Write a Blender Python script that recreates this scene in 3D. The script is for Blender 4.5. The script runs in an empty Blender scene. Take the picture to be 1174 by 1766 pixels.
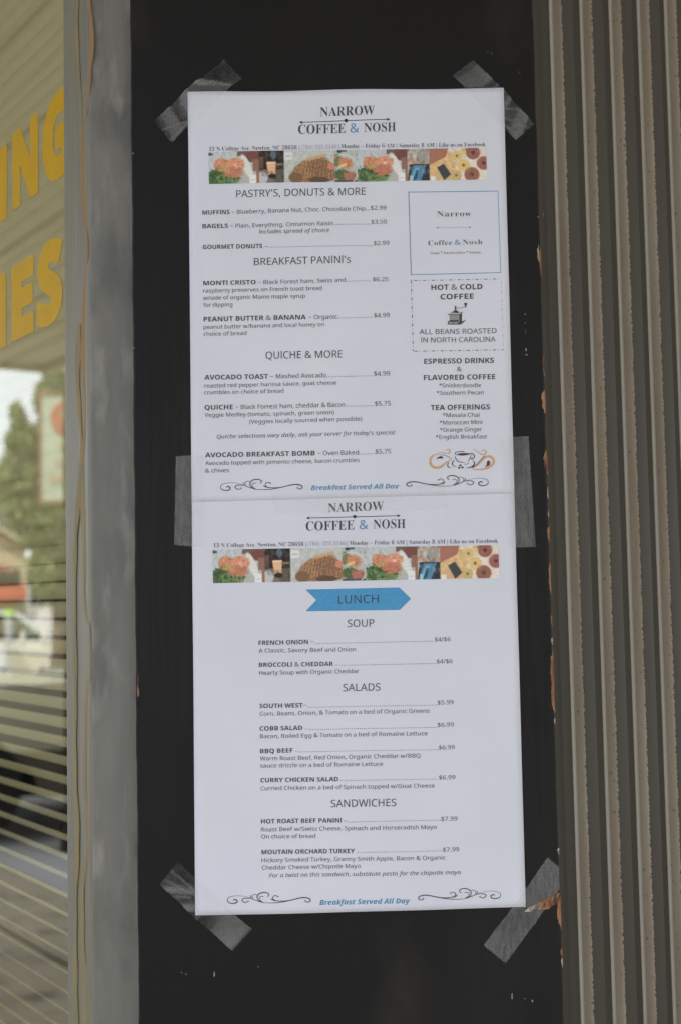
import bpy, bmesh, math, random, os
import numpy as np
from mathutils import Vector, Matrix
random.seed(7); rng = np.random.default_rng(7)
SC = bpy.context.scene
COL = SC.collection
PI = math.pi
rad = math.radians

# ------------------------------------------------------------------ camera, sky, sun, exposure
IW, IH, F = 1174., 1766., 2200.
PITCH, ROLL = rad(3.9), rad(-1.116)
CAM = np.array([0., -.864, 1.30])
cam = bpy.data.cameras.new('camera')
cam.sensor_fit = 'VERTICAL'; cam.sensor_height = 23.6; cam.sensor_width = 23.6
cam.lens = F / IH * 23.6
cam.clip_start = .02; cam.clip_end = 1500
cam.dof.use_dof = True; cam.dof.focus_distance = .866; cam.dof.aperture_fstop = 5.2
camo = bpy.data.objects.new('camera', cam); COL.objects.link(camo)
RM = Matrix.Rotation(PI/2 + PITCH, 3, 'X') @ Matrix.Rotation(ROLL, 3, 'Z')
camo.matrix_world = Matrix.Translation(CAM) @ RM.to_4x4()
SC.camera = camo

SUN_EL, SUN_AZ = rad(50), rad(80)          # azimuth measured from +Y towards +X: the sun stands behind the building
w = bpy.data.worlds.new('World'); SC.world = w; w.use_nodes = True
nt = w.node_tree; bg = nt.nodes['Background']
sky = nt.nodes.new('ShaderNodeTexSky'); sky.sky_type = 'NISHITA'; sky.sun_disc = False
sky.sun_elevation = SUN_EL; sky.sun_rotation = SUN_AZ
sky.air_density = 1.0; sky.dust_density = 7.0; sky.ozone_density = 1.0
tc_ = nt.nodes.new('ShaderNodeTexCoord'); cn = nt.nodes.new('ShaderNodeTexNoise'); cn.inputs['Scale'].default_value = 2.2; cn.inputs['Detail'].default_value = 6
cr = nt.nodes.new('ShaderNodeMapRange'); cr.inputs[1].default_value = .3; cr.inputs[2].default_value = .6; cr.inputs[3].default_value = .72; cr.inputs[4].default_value = .95
cm = nt.nodes.new('ShaderNodeMix'); cm.data_type = 'RGBA'; cm.inputs[7].default_value = (10.5, 10.9, 11.6, 1)
nt.links.new(tc_.outputs['Generated'], cn.inputs['Vector']); nt.links.new(cn.outputs[0], cr.inputs[0]); nt.links.new(cr.outputs[0], cm.inputs[0])
nt.links.new(sky.outputs[0], cm.inputs[6]); nt.links.new(cm.outputs[2], bg.inputs[0]); bg.inputs[1].default_value = .12
sl = bpy.data.lights.new('sun', 'SUN'); sl.energy = 4.0; sl.angle = rad(3); sl.color = (1, .96, .9)
so = bpy.data.objects.new('sun', sl); COL.objects.link(so)
sd = Vector((math.sin(SUN_AZ)*math.cos(SUN_EL), math.cos(SUN_AZ)*math.cos(SUN_EL), math.sin(SUN_EL)))
so.rotation_euler = sd.to_track_quat('Z', 'Y').to_euler(); so.location = (0, 0, 12)
SC.view_settings.view_transform = 'Standard'; SC.view_settings.look = 'None'
SC.view_settings.gamma = 1; SC.view_settings.use_curve_mapping = False
SC.view_settings.exposure = 0.72
SC.render.engine = 'CYCLES'
SC.cycles.max_bounces = 8; SC.cycles.transparent_max_bounces = 12
SC.cycles.use_denoising = True; SC.cycles.denoising_prefilter = 'NONE'      # keeps the small print crisp
SC.cycles.use_adaptive_sampling = False; SC.cycles.sampling_pattern = 'BLUE_NOISE'; SC.cycles.sample_clamp_indirect = 3; SC.cycles.filter_width = 1.5

# ------------------------------------------------------------------ geometry of the place
RN = np.array(RM)
def ray(x, y):
    v = RN @ np.array([(x-IW/2)/F, -(y-IH/2)/F, -1.]); return v/np.linalg.norm(v)
def hit(x, y, P, n):
    v = ray(x, y); t = np.dot(np.array(P)-CAM, n)/np.dot(v, n); return CAM + t*v
TH = rad(34.6)                              # both shop fronts run back from a square corner cut off by the board
dL = np.array([-math.sin(TH), math.cos(TH), 0.]); nL = np.array([-math.cos(TH), -math.sin(TH), 0.])
dR = np.array([math.cos(TH), math.sin(TH), 0.]);  nR = np.array([math.sin(TH), -math.cos(TH), 0.])
UP = np.array([0., 0., 1.])
AL = np.array([-.1712, .012, 0.]); BR = np.array([.1406, .012, 0.])
def L(t, n, z): return AL + dL*t + nL*n + UP*z
def R_(t, n, z): return BR + dR*t + nR*n + UP*z
YN = np.array([0., 1., 0.])
def board(x, y, off=0.): 
    p = hit(x, y, (0, 0, 0), YN); p = p.copy(); p[1] = -off; return p
GN = -.012                                  # glass face behind the frame face
def on_glass(x, y, n=GN): return hit(x, y, L(0, n, 0), nL)
def tz(P): return float(np.dot(P-AL, dL)), float(P[2])

G0 = L(0, GN, 0)
def refl(x, y, s):
    P = hit(x, y, G0, nL); v = ray(x, y); v = v-2*np.dot(v, nL)*nL; return P+v*(s-np.linalg.norm(P-CAM))/1.0
rc = refl(60, 1033, 10)-refl(60, 1033, 9); rw = rc*np.array([1, 1, 0]); rw /= np.linalg.norm(rw)
ru = np.array([rw[1], -rw[0], 0.])
if np.dot(refl(118, 1033, 10)-refl(0, 1033, 10), ru) < 0: ru = -ru
VC = CAM-2*np.dot(CAM-G0, nL)*nL            # the camera mirrored in the glass
def Q(px, py, d, dz=0.):                    # point at horizontal distance d from the mirrored camera seen at that column and row
    v = ray(px, py); v = v-2*np.dot(v, nL)*nL; h = np.dot(v, rw); return VC+v*(d/h)+UP*dz
# ------------------------------------------------------------------ materials
def new_mat(name, col, rough=.6, metal=0., spec=.5):
    m = bpy.data.materials.new(name); m.use_nodes = True
    b = m.node_tree.nodes['Principled BSDF']
    b.inputs['Base Color'].default_value = (*col, 1); b.inputs['Roughness'].default_value = rough
    b.inputs['Metallic'].default_value = metal; b.inputs['Specular IOR Level'].default_value = spec
    return m
def noisy(name, c1, c2, scale=20, stretch=(1, 1, 1), rough=.6, detail=5, lo=.35, hi=.65, bump=0., bscale=None, metal=0., spec=.5, extra=(), rvar=0.):
    """two-colour noise material; extra = [(colour, scale, stretch, lo, hi)] further stains"""
    m = new_mat(name, c1, rough, metal, spec); T = m.node_tree; N = T.nodes; K = T.links
    b = N['Principled BSDF']; tc = N.new('ShaderNodeTexCoord')
    def layer(sc, st, lo, hi, det=detail):
        mp = N.new('ShaderNodeMapping'); mp.inputs['Scale'].default_value = st
        K.new(tc.outputs['Object'], mp.inputs[0])
        nz = N.new('ShaderNodeTexNoise'); nz.inputs['Scale'].default_value = sc; nz.inputs['Detail'].default_value = det
        K.new(mp.outputs[0], nz.inputs['Vector'])
        r = N.new('ShaderNodeMapRange'); r.inputs[1].default_value = lo; r.inputs[2].default_value = hi
        K.new(nz.outputs[0], r.inputs[0]); return nz, r
    nz, r = layer(scale, stretch, lo, hi)
    mx = N.new('ShaderNodeMix'); mx.data_type = 'RGBA'
    mx.inputs[6].default_value = (*c1, 1); mx.inputs[7].default_value = (*c2, 1)
    K.new(r.outputs[0], mx.inputs[0]); out = mx.outputs[2]
    if rvar:
        rr = N.new('ShaderNodeMapRange'); rr.inputs[3].default_value = rough-rvar; rr.inputs[4].default_value = rough+rvar
        K.new(r.outputs[0], rr.inputs[0]); K.new(rr.outputs[0], b.inputs['Roughness'])
    for (c, s, st, lo_, hi_) in extra:
        _, r2 = layer(s, st, lo_, hi_)
        m2 = N.new('ShaderNodeMix'); m2.data_type = 'RGBA'
        K.new(r2.outputs[0], m2.inputs[0]); K.new(out, m2.inputs[6]); m2.inputs[7].default_value = (*c, 1); out = m2.outputs[2]
    K.new(out, b.inputs['Base Color'])
    if bump:
        n2, _ = layer(bscale or scale, stretch, 0, 1)
        bp = N.new('ShaderNodeBump'); bp.inputs['Strength'].default_value = 1; bp.inputs['Distance'].default_value = bump
        K.new(n2.outputs[0], bp.inputs['Height']); K.new(bp.outputs[0], b.inputs['Normal'])
    return m
M = {}
M['paper'] = noisy('paper', (.675, .71, .82), (.705, .74, .85), 14, rough=.75, bump=.00003, bscale=900, spec=.2)
M['ink'] = noisy('ink', (.055, .055, .065), (.085, .085, .095), 600, rough=.7, spec=.2)
M['grey_ink'] = new_mat('grey_ink', (.075, .075, .085), .7, spec=.2)
M['faint_ink'] = new_mat('faint_ink', (.30, .30, .325), .7, spec=.2)
M['light_ink'] = new_mat('light_ink', (.42, .42, .45), .7, spec=.2)
M['blue_ink'] = new_mat('blue_ink', (.07, .27, .50), .7, spec=.2)
M['navy_ink'] = new_mat('navy_ink', (.035, .035, .075), .7, spec=.2)
M['banner_ink'] = noisy('banner_ink', (.075, .31, .60), (.09, .34, .62), 300, rough=.7, spec=.2, extra=[((.25, .45, .65), 900, (1, 1, 1), .68, .74)])
M['tan_ink'] = new_mat('tan_ink', (.62, .40, .21), .7, spec=.2)
M['brown_ink'] = new_mat('brown_ink', (.14, .06, .045), .7, spec=.2)
M['board'] = noisy('black_painted_board', (.0045, .0046, .0052), (.0072, .0073, .008), 5, (60, 1, 2), rough=.55, bump=.00007, bscale=9, spec=.22, rvar=.08,
                   extra=[((.013, .013, .0135), 3.5, (2, 1, .7), .5, .75), ((.035, .033, .03), 90, (1, 1, 1), .73, .78), ((.022, .021, .02), 14, (1, 1, .6), .60, .8)])
M['wood'] = noisy('bare_wood', (.25, .105, .045), (.36, .20, .105), 60, (8, 1, 1), rough=.85, bump=.0004, bscale=200, extra=[((.07, .035, .025), 260, (1, 1, .25), .5, .62)])
M['white_chip'] = noisy('chipped_paint', (.5, .47, .42), (.2, .15, .1), 300, rough=.8)
M['alu'] = noisy('weathered_aluminium', (.125, .127, .115), (.185, .187, .175), 9, (5, 5, .8), rough=.5, metal=.15, rvar=.08, bump=.00004, bscale=160,
                 extra=[((.10, .103, .097), 22, (1.6, 1.6, .8), .50, .72), ((.22, .225, .22), 60, (9, 9, .25), .6, .9), ((.25, .25, .235), 26, (3, 3, .9), .54, .75), ((.10, .09, .08), 420, (1, 1, .6), .72, .76)])
M['bead'] = noisy('glazing_bead', (.14, .145, .145), (.20, .205, .195), 30, (14, 14, .3), rough=.5, metal=.2, bump=.00005, bscale=80,
                  extra=[((.20, .185, .11), 26, (16, 16, .25), .44, .60), ((.12, .13, .15), 40, (22, 22, .22), .62, .70)])
M['orange_caulk'] = noisy('orange_sealant', (.28, .135, .045), (.24, .17, .08), 7, (1, 1, 1), rough=.7, bump=.0003, bscale=300)
M['amber_caulk'] = noisy('amber_sealant', (.27, .155, .05), (.24, .18, .08), 9, rough=.7, bump=.0002, bscale=300)
M['olive_caulk'] = noisy('olive_sealant', (.24, .19, .085), (.19, .165, .095), 60, (1, 1, .3), rough=.7, bump=.0003, bscale=300)
M['yellow'] = noisy('yellow_vinyl', (.52, .31, .002), (.48, .285, .002), 40, rough=.5, spec=.2)
M['slat'] = noisy('cream_slat', (.84, .77, .50), (.80, .73, .47), 8, rough=.45)
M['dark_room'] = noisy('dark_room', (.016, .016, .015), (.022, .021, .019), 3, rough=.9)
M['cream_wall'] = noisy('cream_render', (.55, .47, .30), (.48, .41, .27), 6, rough=.85, bump=.002, bscale=60)
M['ceiling_paint'] = noisy('ceiling_paint', (.50, .42, .28), (.41, .34, .22), 2, (1, 1, 1), rough=.6)
M['post_paint'] = noisy('dark_post_paint', (.03, .028, .022), (.04, .035, .03), 8, rough=.6)
M['concrete'] = noisy('concrete', (.46, .40, .29), (.54, .47, .35), 2.3, rough=.9, bump=.004, bscale=40, extra=[((.20, .17, .13), 5, (1, 1, 1), .55, .75), ((.45, .40, .32), 90, (1, 1, 1), .62, .7)])
M['asphalt'] = noisy('asphalt', (.20, .19, .17), (.29, .275, .25), 1.2, rough=.9, bump=.006, bscale=80)
M['pale_concrete'] = noisy('pale_concrete', (.50, .50, .50), (.62, .61, .60), 1.2, rough=.9, bump=.003, bscale=50)
M['grass'] = noisy('grass', (.06, .10, .03), (.10, .14, .05), 6, rough=.9, bump=.02, bscale=60)
M['flank_brown'] = noisy('dark_brown_paint', (.14, .12, .10), (.17, .145, .12), 3, rough=.4)
M['tyre'] = new_mat('tyre', (.02, .02, .02), .8)
M['rim'] = new_mat('rim', (.4, .4, .4), .35, .8)
M['white_paint'] = noisy('white_car_paint', (.74, .75, .75), (.78, .78, .78), 3, rough=.25)
M['beige_paint'] = noisy('beige_car_paint', (.60, .57, .46), (.66, .63, .52), 3, rough=.28)
M['grey_paint'] = noisy('grey_car_paint', (.32, .33, .33), (.36, .37, .37), 3, rough=.28)
M['cream_leather'] = noisy('cream_leather', (.74, .70, .60), (.68, .64, .54), 20, rough=.5)
M['red_awning'] = noisy('red_awning', (.62, .10, .06), (.52, .08, .05), 5, rough=.8)
M['red_roof'] = noisy('red_roof', (.32, .12, .10), (.26, .10, .08), 5, rough=.8)
M['orange_cone'] = new_mat('orange_cone', (.85, .12, .04), .5)
M['lime'] = new_mat('lime', (.45, .80, .12), .6)
M['teal'] = new_mat('teal', (.15, .45, .35), .6)
M['galv'] = noisy('galvanised', (.45, .46, .47), (.55, .56, .57), 8, rough=.45, metal=.4)
M['sign_face'] = noisy('sign_face', (.50, .56, .43), (.54, .60, .46), 4, rough=.6)
M['sign_frame'] = noisy('sign_frame', (.34, .14, .09), (.28, .11, .07), 9, rough=.6)
M['sign_red'] = noisy('sign_red', (.55, .17, .09), (.50, .15, .08), 9, rough=.6)
M['sign_white'] = new_mat('sign_white', (.75, .77, .78), .6)
M['sign_letter'] = new_mat('sign_letter', (.58, .36, .20), .6)
M['bark'] = noisy('bark', (.10, .07, .05), (.16, .12, .09), 12, (1, 1, .2), rough=.9, bump=.02)
M['yellow_post'] = new_mat('yellow_post', (.60, .40, .08), .6)
M['dark_glass'] = new_mat('dark_glass', (.02, .025, .025), .08)

def corr_mat():
    m = new_mat('corrugated_metal', (.1, .1, .1), .5, .0, .3); T = m.node_tree; N = T.nodes; K = T.links
    b = N['Principled BSDF']; tc = N.new('ShaderNodeTexCoord')
    at = N.new('ShaderNodeAttribute'); at.attribute_name = 'dust'  # dusty tan plus painted light
    def nz(sc, st, det=6):
        mp = N.new('ShaderNodeMapping'); mp.inputs['Scale'].default_value = st; K.new(tc.outputs['Object'], mp.inputs[0])
        n = N.new('ShaderNodeTexNoise'); n.inputs['Scale'].default_value = sc; n.inputs['Detail'].default_value = det
        K.new(mp.outputs[0], n.inputs['Vector']); return n.outputs[0]
    def mr(s, a, b_, c=0, d=1):
        r = N.new('ShaderNodeMapRange'); K.new(s, r.inputs[0])
        for i, v in zip((1, 2, 3, 4), (a, b_, c, d)): r.inputs[i].default_value = v
        return r.outputs[0]
    def mt(op, a, b_):
        r = N.new('ShaderNodeMath'); r.operation = op
        for i, v in enumerate((a, b_)):
            if isinstance(v, (int, float)): r.inputs[i].default_value = v
            else: K.new(v, r.inputs[i])
        return r.outputs[0]
    def mix(f, a, b_):
        x = N.new('ShaderNodeMix'); x.data_type = 'RGBA'; K.new(f, x.inputs[0])
        for i, v in ((6, a), (7, b_)):
            if isinstance(v, tuple): x.inputs[i].default_value = (*v, 1)
            else: K.new(v, x.inputs[i])
        return x.outputs[2]
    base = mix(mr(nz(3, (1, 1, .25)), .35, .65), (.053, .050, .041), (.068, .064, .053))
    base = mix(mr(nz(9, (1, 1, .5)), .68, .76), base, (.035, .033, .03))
    dust = mix(mr(nz(25, (2, 2, .3)), .35, .7), (.30, .26, .20), (.38, .335, .27))  # tan dust colour that also paints brighter light
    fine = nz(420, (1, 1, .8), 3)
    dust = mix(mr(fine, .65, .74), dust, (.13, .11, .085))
    # dusty tan on each rib's near flank also paints its brighter light; crumbly edge
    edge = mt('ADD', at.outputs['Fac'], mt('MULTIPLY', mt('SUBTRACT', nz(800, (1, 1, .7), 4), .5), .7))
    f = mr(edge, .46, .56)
    dust = mix(mr(at.outputs['Fac'], .95, 1.4), dust, (.54, .52, .46))  # pale stripe paints the highlight along the rib's near foot
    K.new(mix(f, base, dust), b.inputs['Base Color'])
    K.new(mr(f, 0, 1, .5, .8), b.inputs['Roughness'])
    bp = N.new('ShaderNodeBump'); bp.inputs['Strength'].default_value = 1; bp.inputs['Distance'].default_value = .00012
    K.new(mt('ADD', fine, mt('MULTIPLY', f, .6)), bp.inputs['Height']); K.new(bp.outputs[0], b.inputs['Normal'])
    return m
M['corr'] = corr_mat()

def glass_mat():
    m = bpy.data.materials.new('window_glass'); m.use_nodes = True; T = m.node_tree; N = T.nodes; K = T.links
    for n in list(N): N.remove(n)
    out = N.new('ShaderNodeOutputMaterial'); mx = N.new('ShaderNodeMixShader')
    tr = N.new('ShaderNodeBsdfTransparent'); tr.inputs[0].default_value = (.90, .93, .90, 1)
    gl = N.new('ShaderNodeBsdfGlossy'); gl.inputs['Roughness'].default_value = .0; gl.inputs[0].default_value = (.97, 1, .97, 1)
    fr = N.new('ShaderNodeFresnel'); ge = N.new('ShaderNodeNewGeometry'); ir = N.new('ShaderNodeMapRange'); ir.inputs[3].default_value = 1.95; ir.inputs[4].default_value = 1/1.95
    K.new(ge.outputs['Backfacing'], ir.inputs[0]); K.new(ir.outputs[0], fr.inputs[0])
    a = N.new('ShaderNodeMath'); a.operation = 'ADD'; a.inputs[1].default_value = 1
    b = N.new('ShaderNodeMath'); b.operation = 'MULTIPLY'; b.inputs[1].default_value = 2
    d = N.new('ShaderNodeMath'); d.operation = 'DIVIDE'
    K.new(fr.outputs[0], a.inputs[0]); K.new(fr.outputs[0], b.inputs[0]); K.new(b.outputs[0], d.inputs[0]); K.new(a.outputs[0], d.inputs[1])
    K.new(d.outputs[0], mx.inputs[0]); K.new(tr.outputs[0], mx.inputs[1]); K.new(gl.outputs[0], mx.inputs[2]); K.new(mx.outputs[0], out.inputs[0])
    return m
M['glass'] = glass_mat()
def tape_mat(name, amount, vari, st, sc):
    m = bpy.data.materials.new(name); m.use_nodes = True; T = m.node_tree; N = T.nodes; K = T.links
    b = N['Principled BSDF']; b.inputs['Base Color'].default_value = (.74, .76, .79, 1); b.inputs['Roughness'].default_value = .30
    out = N['Material Output']; mx = N.new('ShaderNodeMixShader'); tr = N.new('ShaderNodeBsdfTransparent')
    tc = N.new('ShaderNodeTexCoord'); mp = N.new('ShaderNodeMapping'); mp.inputs['Scale'].default_value = st
    nz = N.new('ShaderNodeTexNoise'); nz.inputs['Scale'].default_value = sc; nz.inputs['Detail'].default_value = 5
    r = N.new('ShaderNodeMapRange'); r.inputs[1].default_value = .3; r.inputs[2].default_value = .7
    r.inputs[3].default_value = amount-vari; r.inputs[4].default_value = amount+vari
    K.new(tc.outputs['Object'], mp.inputs[0]); K.new(mp.outputs[0], nz.inputs['Vector']); K.new(nz.outputs[0], r.inputs[0])
    fa = N.new('ShaderNodeAttribute'); fa.attribute_name = 'fog'; ad = N.new('ShaderNodeMath'); ad.operation = 'ADD'; ad.use_clamp = True
    K.new(r.outputs[0], ad.inputs[0]); K.new(fa.outputs['Fac'], ad.inputs[1])
    K.new(ad.outputs[0], mx.inputs[0]); K.new(tr.outputs[0], mx.inputs[1]); K.new(b.outputs[0], mx.inputs[2]); K.new(mx.outputs[0], out.inputs[0])
    return m
M['tape'] = tape_mat('clear_tape', .095, .02, (1, 1, 1), 300)
M['matte_tape'] = tape_mat('matte_tape', .135, .04, (1, 1, .25), 420)

# ------------------------------------------------------------------ object helpers
def mesh_of(name, verts, faces, mats=None, idx=None, smooth=False):
    me = bpy.data.meshes.new(name); me.from_pydata([tuple(v) for v in verts], [], faces)
    if smooth:
        me.polygons.foreach_set('use_smooth', [True]*len(me.polygons))
    me.update(); return me
def link(name, me, mat=None, parent=None, origin=None):
    """links a mesh given in world coordinates; moves its origin to `origin` or to its parent's"""
    o = bpy.data.objects.new(name, me); COL.objects.link(o)
    org = Vector(origin) if origin is not None else (parent.matrix_world.translation.copy() if parent is not None else Vector((0, 0, 0)))
    me.transform(Matrix.Translation(-org)); me.update()
    if parent is not None:
        o.parent = parent; o.location = org - world_loc(parent)
    else: o.location = org
    o['_w'] = list(org)
    if mat is not None: me.materials.append(mat)
    return o
def world_loc(o): return Vector(o['_w']) if '_w' in o else o.location.copy()
def link2(name, me, mat=None, parent=None, origin=None):
    org = Vector(origin) if origin is not None else (world_loc(parent) if parent is not None else Vector((0, 0, 0)))
    o = bpy.data.objects.new(name, me); COL.objects.link(o)
    me.transform(Matrix.Translation(-org)); me.update()
    o['_w'] = list(org)
    if parent is not None: o.parent = parent; o.location = org - world_loc(parent)
    else: o.location = org
    if mat is not None: me.materials.append(mat)
    return o
link = link2
def tag(o, label=None, cat=None, group=None, kind=None):
    if label: o['label'] = label
    if cat: o['category'] = cat
    if group: o['group'] = group
    if kind: o['kind'] = kind
    return o
def empty(name, loc):
    o = bpy.data.objects.new(name, None); COL.objects.link(o); o.location = tuple(loc); o['_w'] = [float(c) for c in loc]; o.empty_display_size = .05
    return o
class MB:
    def __init__(s): s.v = []; s.f = []
    def add(s, vs, fs):
        k = len(s.v); s.v += [tuple(map(float, v)) for v in vs]; s.f += [tuple(i+k for i in f) for f in fs]; return s
    def box(s, o, ex, ey, ez):
        """corner o and three edge vectors"""
        o, ex, ey, ez = map(np.array, (o, ex, ey, ez))
        vs = [o, o+ex, o+ex+ey, o+ey, o+ez, o+ex+ez, o+ex+ey+ez, o+ey+ez]
        return s.add(vs, [(0, 3, 2, 1), (4, 5, 6, 7), (0, 1, 5, 4), (1, 2, 6, 5), (2, 3, 7, 6), (3, 0, 4, 7)])
    def prism(s, poly, ext):
        """polygon of 3d points extruded by vector"""
        n = len(poly); P = [np.array(p, float) for p in poly]; e = np.array(ext, float)
        return s.add(P + [p+e for p in P], [tuple(range(n))[::-1], tuple(range(n, 2*n))] + [(i, (i+1) % n, (i+1) % n+n, i+n) for i in range(n)])
    def tube(s, a, b, r1, r2=None, n=12):
        a, b = np.array(a, float), np.array(b, float); r2 = r1 if r2 is None else r2
        d = (b-a)/np.linalg.norm(b-a); u = np.cross(d, [0, 0, 1.] if abs(d[2]) < .9 else [1., 0, 0]); u /= np.linalg.norm(u); v = np.cross(d, u)
        vs = [a+(u*math.cos(2*PI*i/n)+v*math.sin(2*PI*i/n))*r1 for i in range(n)] + [b+(u*math.cos(2*PI*i/n)+v*math.sin(2*PI*i/n))*r2 for i in range(n)]
        return s.add(vs, [tuple(range(n))[::-1], tuple(range(n, 2*n))] + [(i, (i+1) % n, (i+1) % n+n, i+n) for i in range(n)])
    def ball(s, c, rx, ry, rz, ax=None, nu=14, nv=9):
        ax = ax or (np.array([1., 0, 0]), np.array([0, 1., 0]), UP); c = np.array(c, float); vs = []; fs = []
        for j in range(1, nv):
            for i in range(nu):
                p, q = PI*j/nv, 2*PI*i/nu
                vs.append(c+ax[0]*rx*math.sin(p)*math.cos(q)+ax[1]*ry*math.sin(p)*math.sin(q)+ax[2]*rz*math.cos(p))
        k = len(vs); vs += [c+ax[2]*rz, c-ax[2]*rz]
        for j in range(nv-2):
            for i in range(nu): fs.append((j*nu+i, (j+1)*nu+i, (j+1)*nu+(i+1) % nu, j*nu+(i+1) % nu))
        for i in range(nu): fs += [(k, i, (i+1) % nu), (k+1, (nv-2)*nu+(i+1) % nu, (nv-2)*nu+i)]
        return s.add(vs, fs)
    def build(s, name, mat=None, parent=None, origin=None, smooth=False, fix=True):
        me = mesh_of(name, s.v, s.f, smooth=smooth)
        if fix:
            bm = bmesh.new(); bm.from_mesh(me); bmesh.ops.recalc_face_normals(bm, faces=bm.faces); bm.to_mesh(me); bm.free()
        return link(name, me, mat, parent, origin)

# ------------------------------------------------------------------ ground, paving
gm = MB()
gm.add([(-400, -400, -.02), (400, -400, -.02), (400, 400, -.02), (-400, 400, -.02)], [(0, 1, 2, 3)])
tag(gm.build('ground', M['asphalt'], fix=False), kind='structure')
walk = empty('sidewalk', L(0, 0, 0)); tag(walk, kind='structure')
MB().box(L(-6, -.2, -.018), dL*26, nL*2.1, UP*.006).build('joint_bed', M['post_paint'], walk)
for (n0, n1) in ((0.0, 1.445), (1.462, 1.90)):
    t = -6.
    while t < 20:
        MB().box(L(t+.006, n0, -.008), dL*(1.83-.012), nL*(n1-n0), UP*.008).build('concrete_slab', M['concrete'], walk)
        t += 1.83
MB().box(R_(-1.5, 1.5, -.016), dR*9, nR*2.5, UP*.006).build('side_walk', M['concrete'], walk)
MB().box(L(-6, 1.912, -.016), dL*26, nL*.80, UP*.010).build('pale_apron', M['pale_concrete'], walk)
lawn = MB(); lawn.box(L(7, 11, -.018), dL*60, nL*60, UP*.03)
tag(lawn.build('lawn', M['grass']), kind='structure')

# ------------------------------------------------------------------ building shell
bld = empty('shop_building', L(0, -1, 0)); tag(bld, 'narrow shop building with cream wall around a large window and dark room inside', 'building')
T1, ZB, ZT = 1.75, .42, 2.30
def lbox(t0, t1, n0, n1, z0, z1): return MB().box(L(t0, n0, z0), dL*(t1-t0), nL*(n1-n0), UP*(z1-z0))
lbox(.004, T1, -.12, -.002, -.02, ZB).build('lower_wall', M['cream_wall'], bld)
lbox(.004, T1, -.12, -.002, ZT, 3.4).build('upper_wall', M['cream_wall'], bld)
lbox(T1, 6.2, -.12, -.002, -.02, 3.4).build('far_wall', M['cream_wall'], bld)
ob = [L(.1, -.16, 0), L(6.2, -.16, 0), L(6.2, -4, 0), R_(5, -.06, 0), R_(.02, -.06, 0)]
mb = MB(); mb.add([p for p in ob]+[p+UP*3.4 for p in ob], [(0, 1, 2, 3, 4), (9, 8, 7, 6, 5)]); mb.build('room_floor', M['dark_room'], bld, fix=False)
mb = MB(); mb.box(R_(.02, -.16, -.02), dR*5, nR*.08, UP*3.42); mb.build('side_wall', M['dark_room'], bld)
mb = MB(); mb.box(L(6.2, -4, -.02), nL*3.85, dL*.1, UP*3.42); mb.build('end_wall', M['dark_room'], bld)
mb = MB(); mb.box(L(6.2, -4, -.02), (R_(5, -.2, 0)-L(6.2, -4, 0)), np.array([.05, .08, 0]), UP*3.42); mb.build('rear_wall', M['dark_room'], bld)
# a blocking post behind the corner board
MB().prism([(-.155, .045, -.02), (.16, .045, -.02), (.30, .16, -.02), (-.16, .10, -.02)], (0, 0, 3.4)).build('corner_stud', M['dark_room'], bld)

# ------------------------------------------------------------------ porch roof over the window side
porch = empty('porch_roof', L(0, 1, 2.4)); tag(porch, 'cream boarded porch ceiling reflected in upper part of the shop window, plus an unseen wing added for shade', 'porch roof')
PZ = 2.53; pc_ = Q(80, 637, 6.75)-AL; PN, PT = float(pc_ @ nL), float(pc_ @ dL); print('porch', PN, PT, pc_[2])
import time; T0_ = time.time()
nb = 18; bw = PN/nb
for i in range(nb):
    zo = .004*math.sin(i*2.3)
    MB().box(L(-4.2, .002+i*bw+.004, PZ+.01+zo), dL*(PT+4.2), nL*(bw-.008), UP*.018).build('ceiling_plank', M['ceiling_paint'], porch)
lbox(-4.22, PT+.02, 0, PN+.06, PZ+.034, PZ+.30).build('roof_deck', M['cream_wall'], porch)
lbox(-4.22, PT+.06, PN+.005, PN+.05, PZ-.02, PZ+.033).build('fascia', M['cream_wall'], porch)
lbox(PT+.004, PT+.045, .0, PN, PZ-.02, PZ+.033).build('end_fascia', M['cream_wall'], porch)

for i in range(38):  # unseen side wing of the roof, added to keep sky light off the menu
    MB().box(L(-4.2+i*.105, -7, PZ+.01+.004*math.sin(i*1.9)), dL*.097, nL*6.996, UP*.018).build('ceiling_plank', M['ceiling_paint'], porch)  # planks of the added unseen wing
lbox(-4.22, -.19, -7.02, -.004, PZ+.036, PZ+.30).build('roof_deck', M['cream_wall'], porch)  # deck of the added unseen wing
lbox(-4.26, -4.225, -7.02, PN+.05, PZ-.02, PZ+.033).build('fascia', M['cream_wall'], porch)  # outer edge, runs on along the added unseen wing
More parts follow.
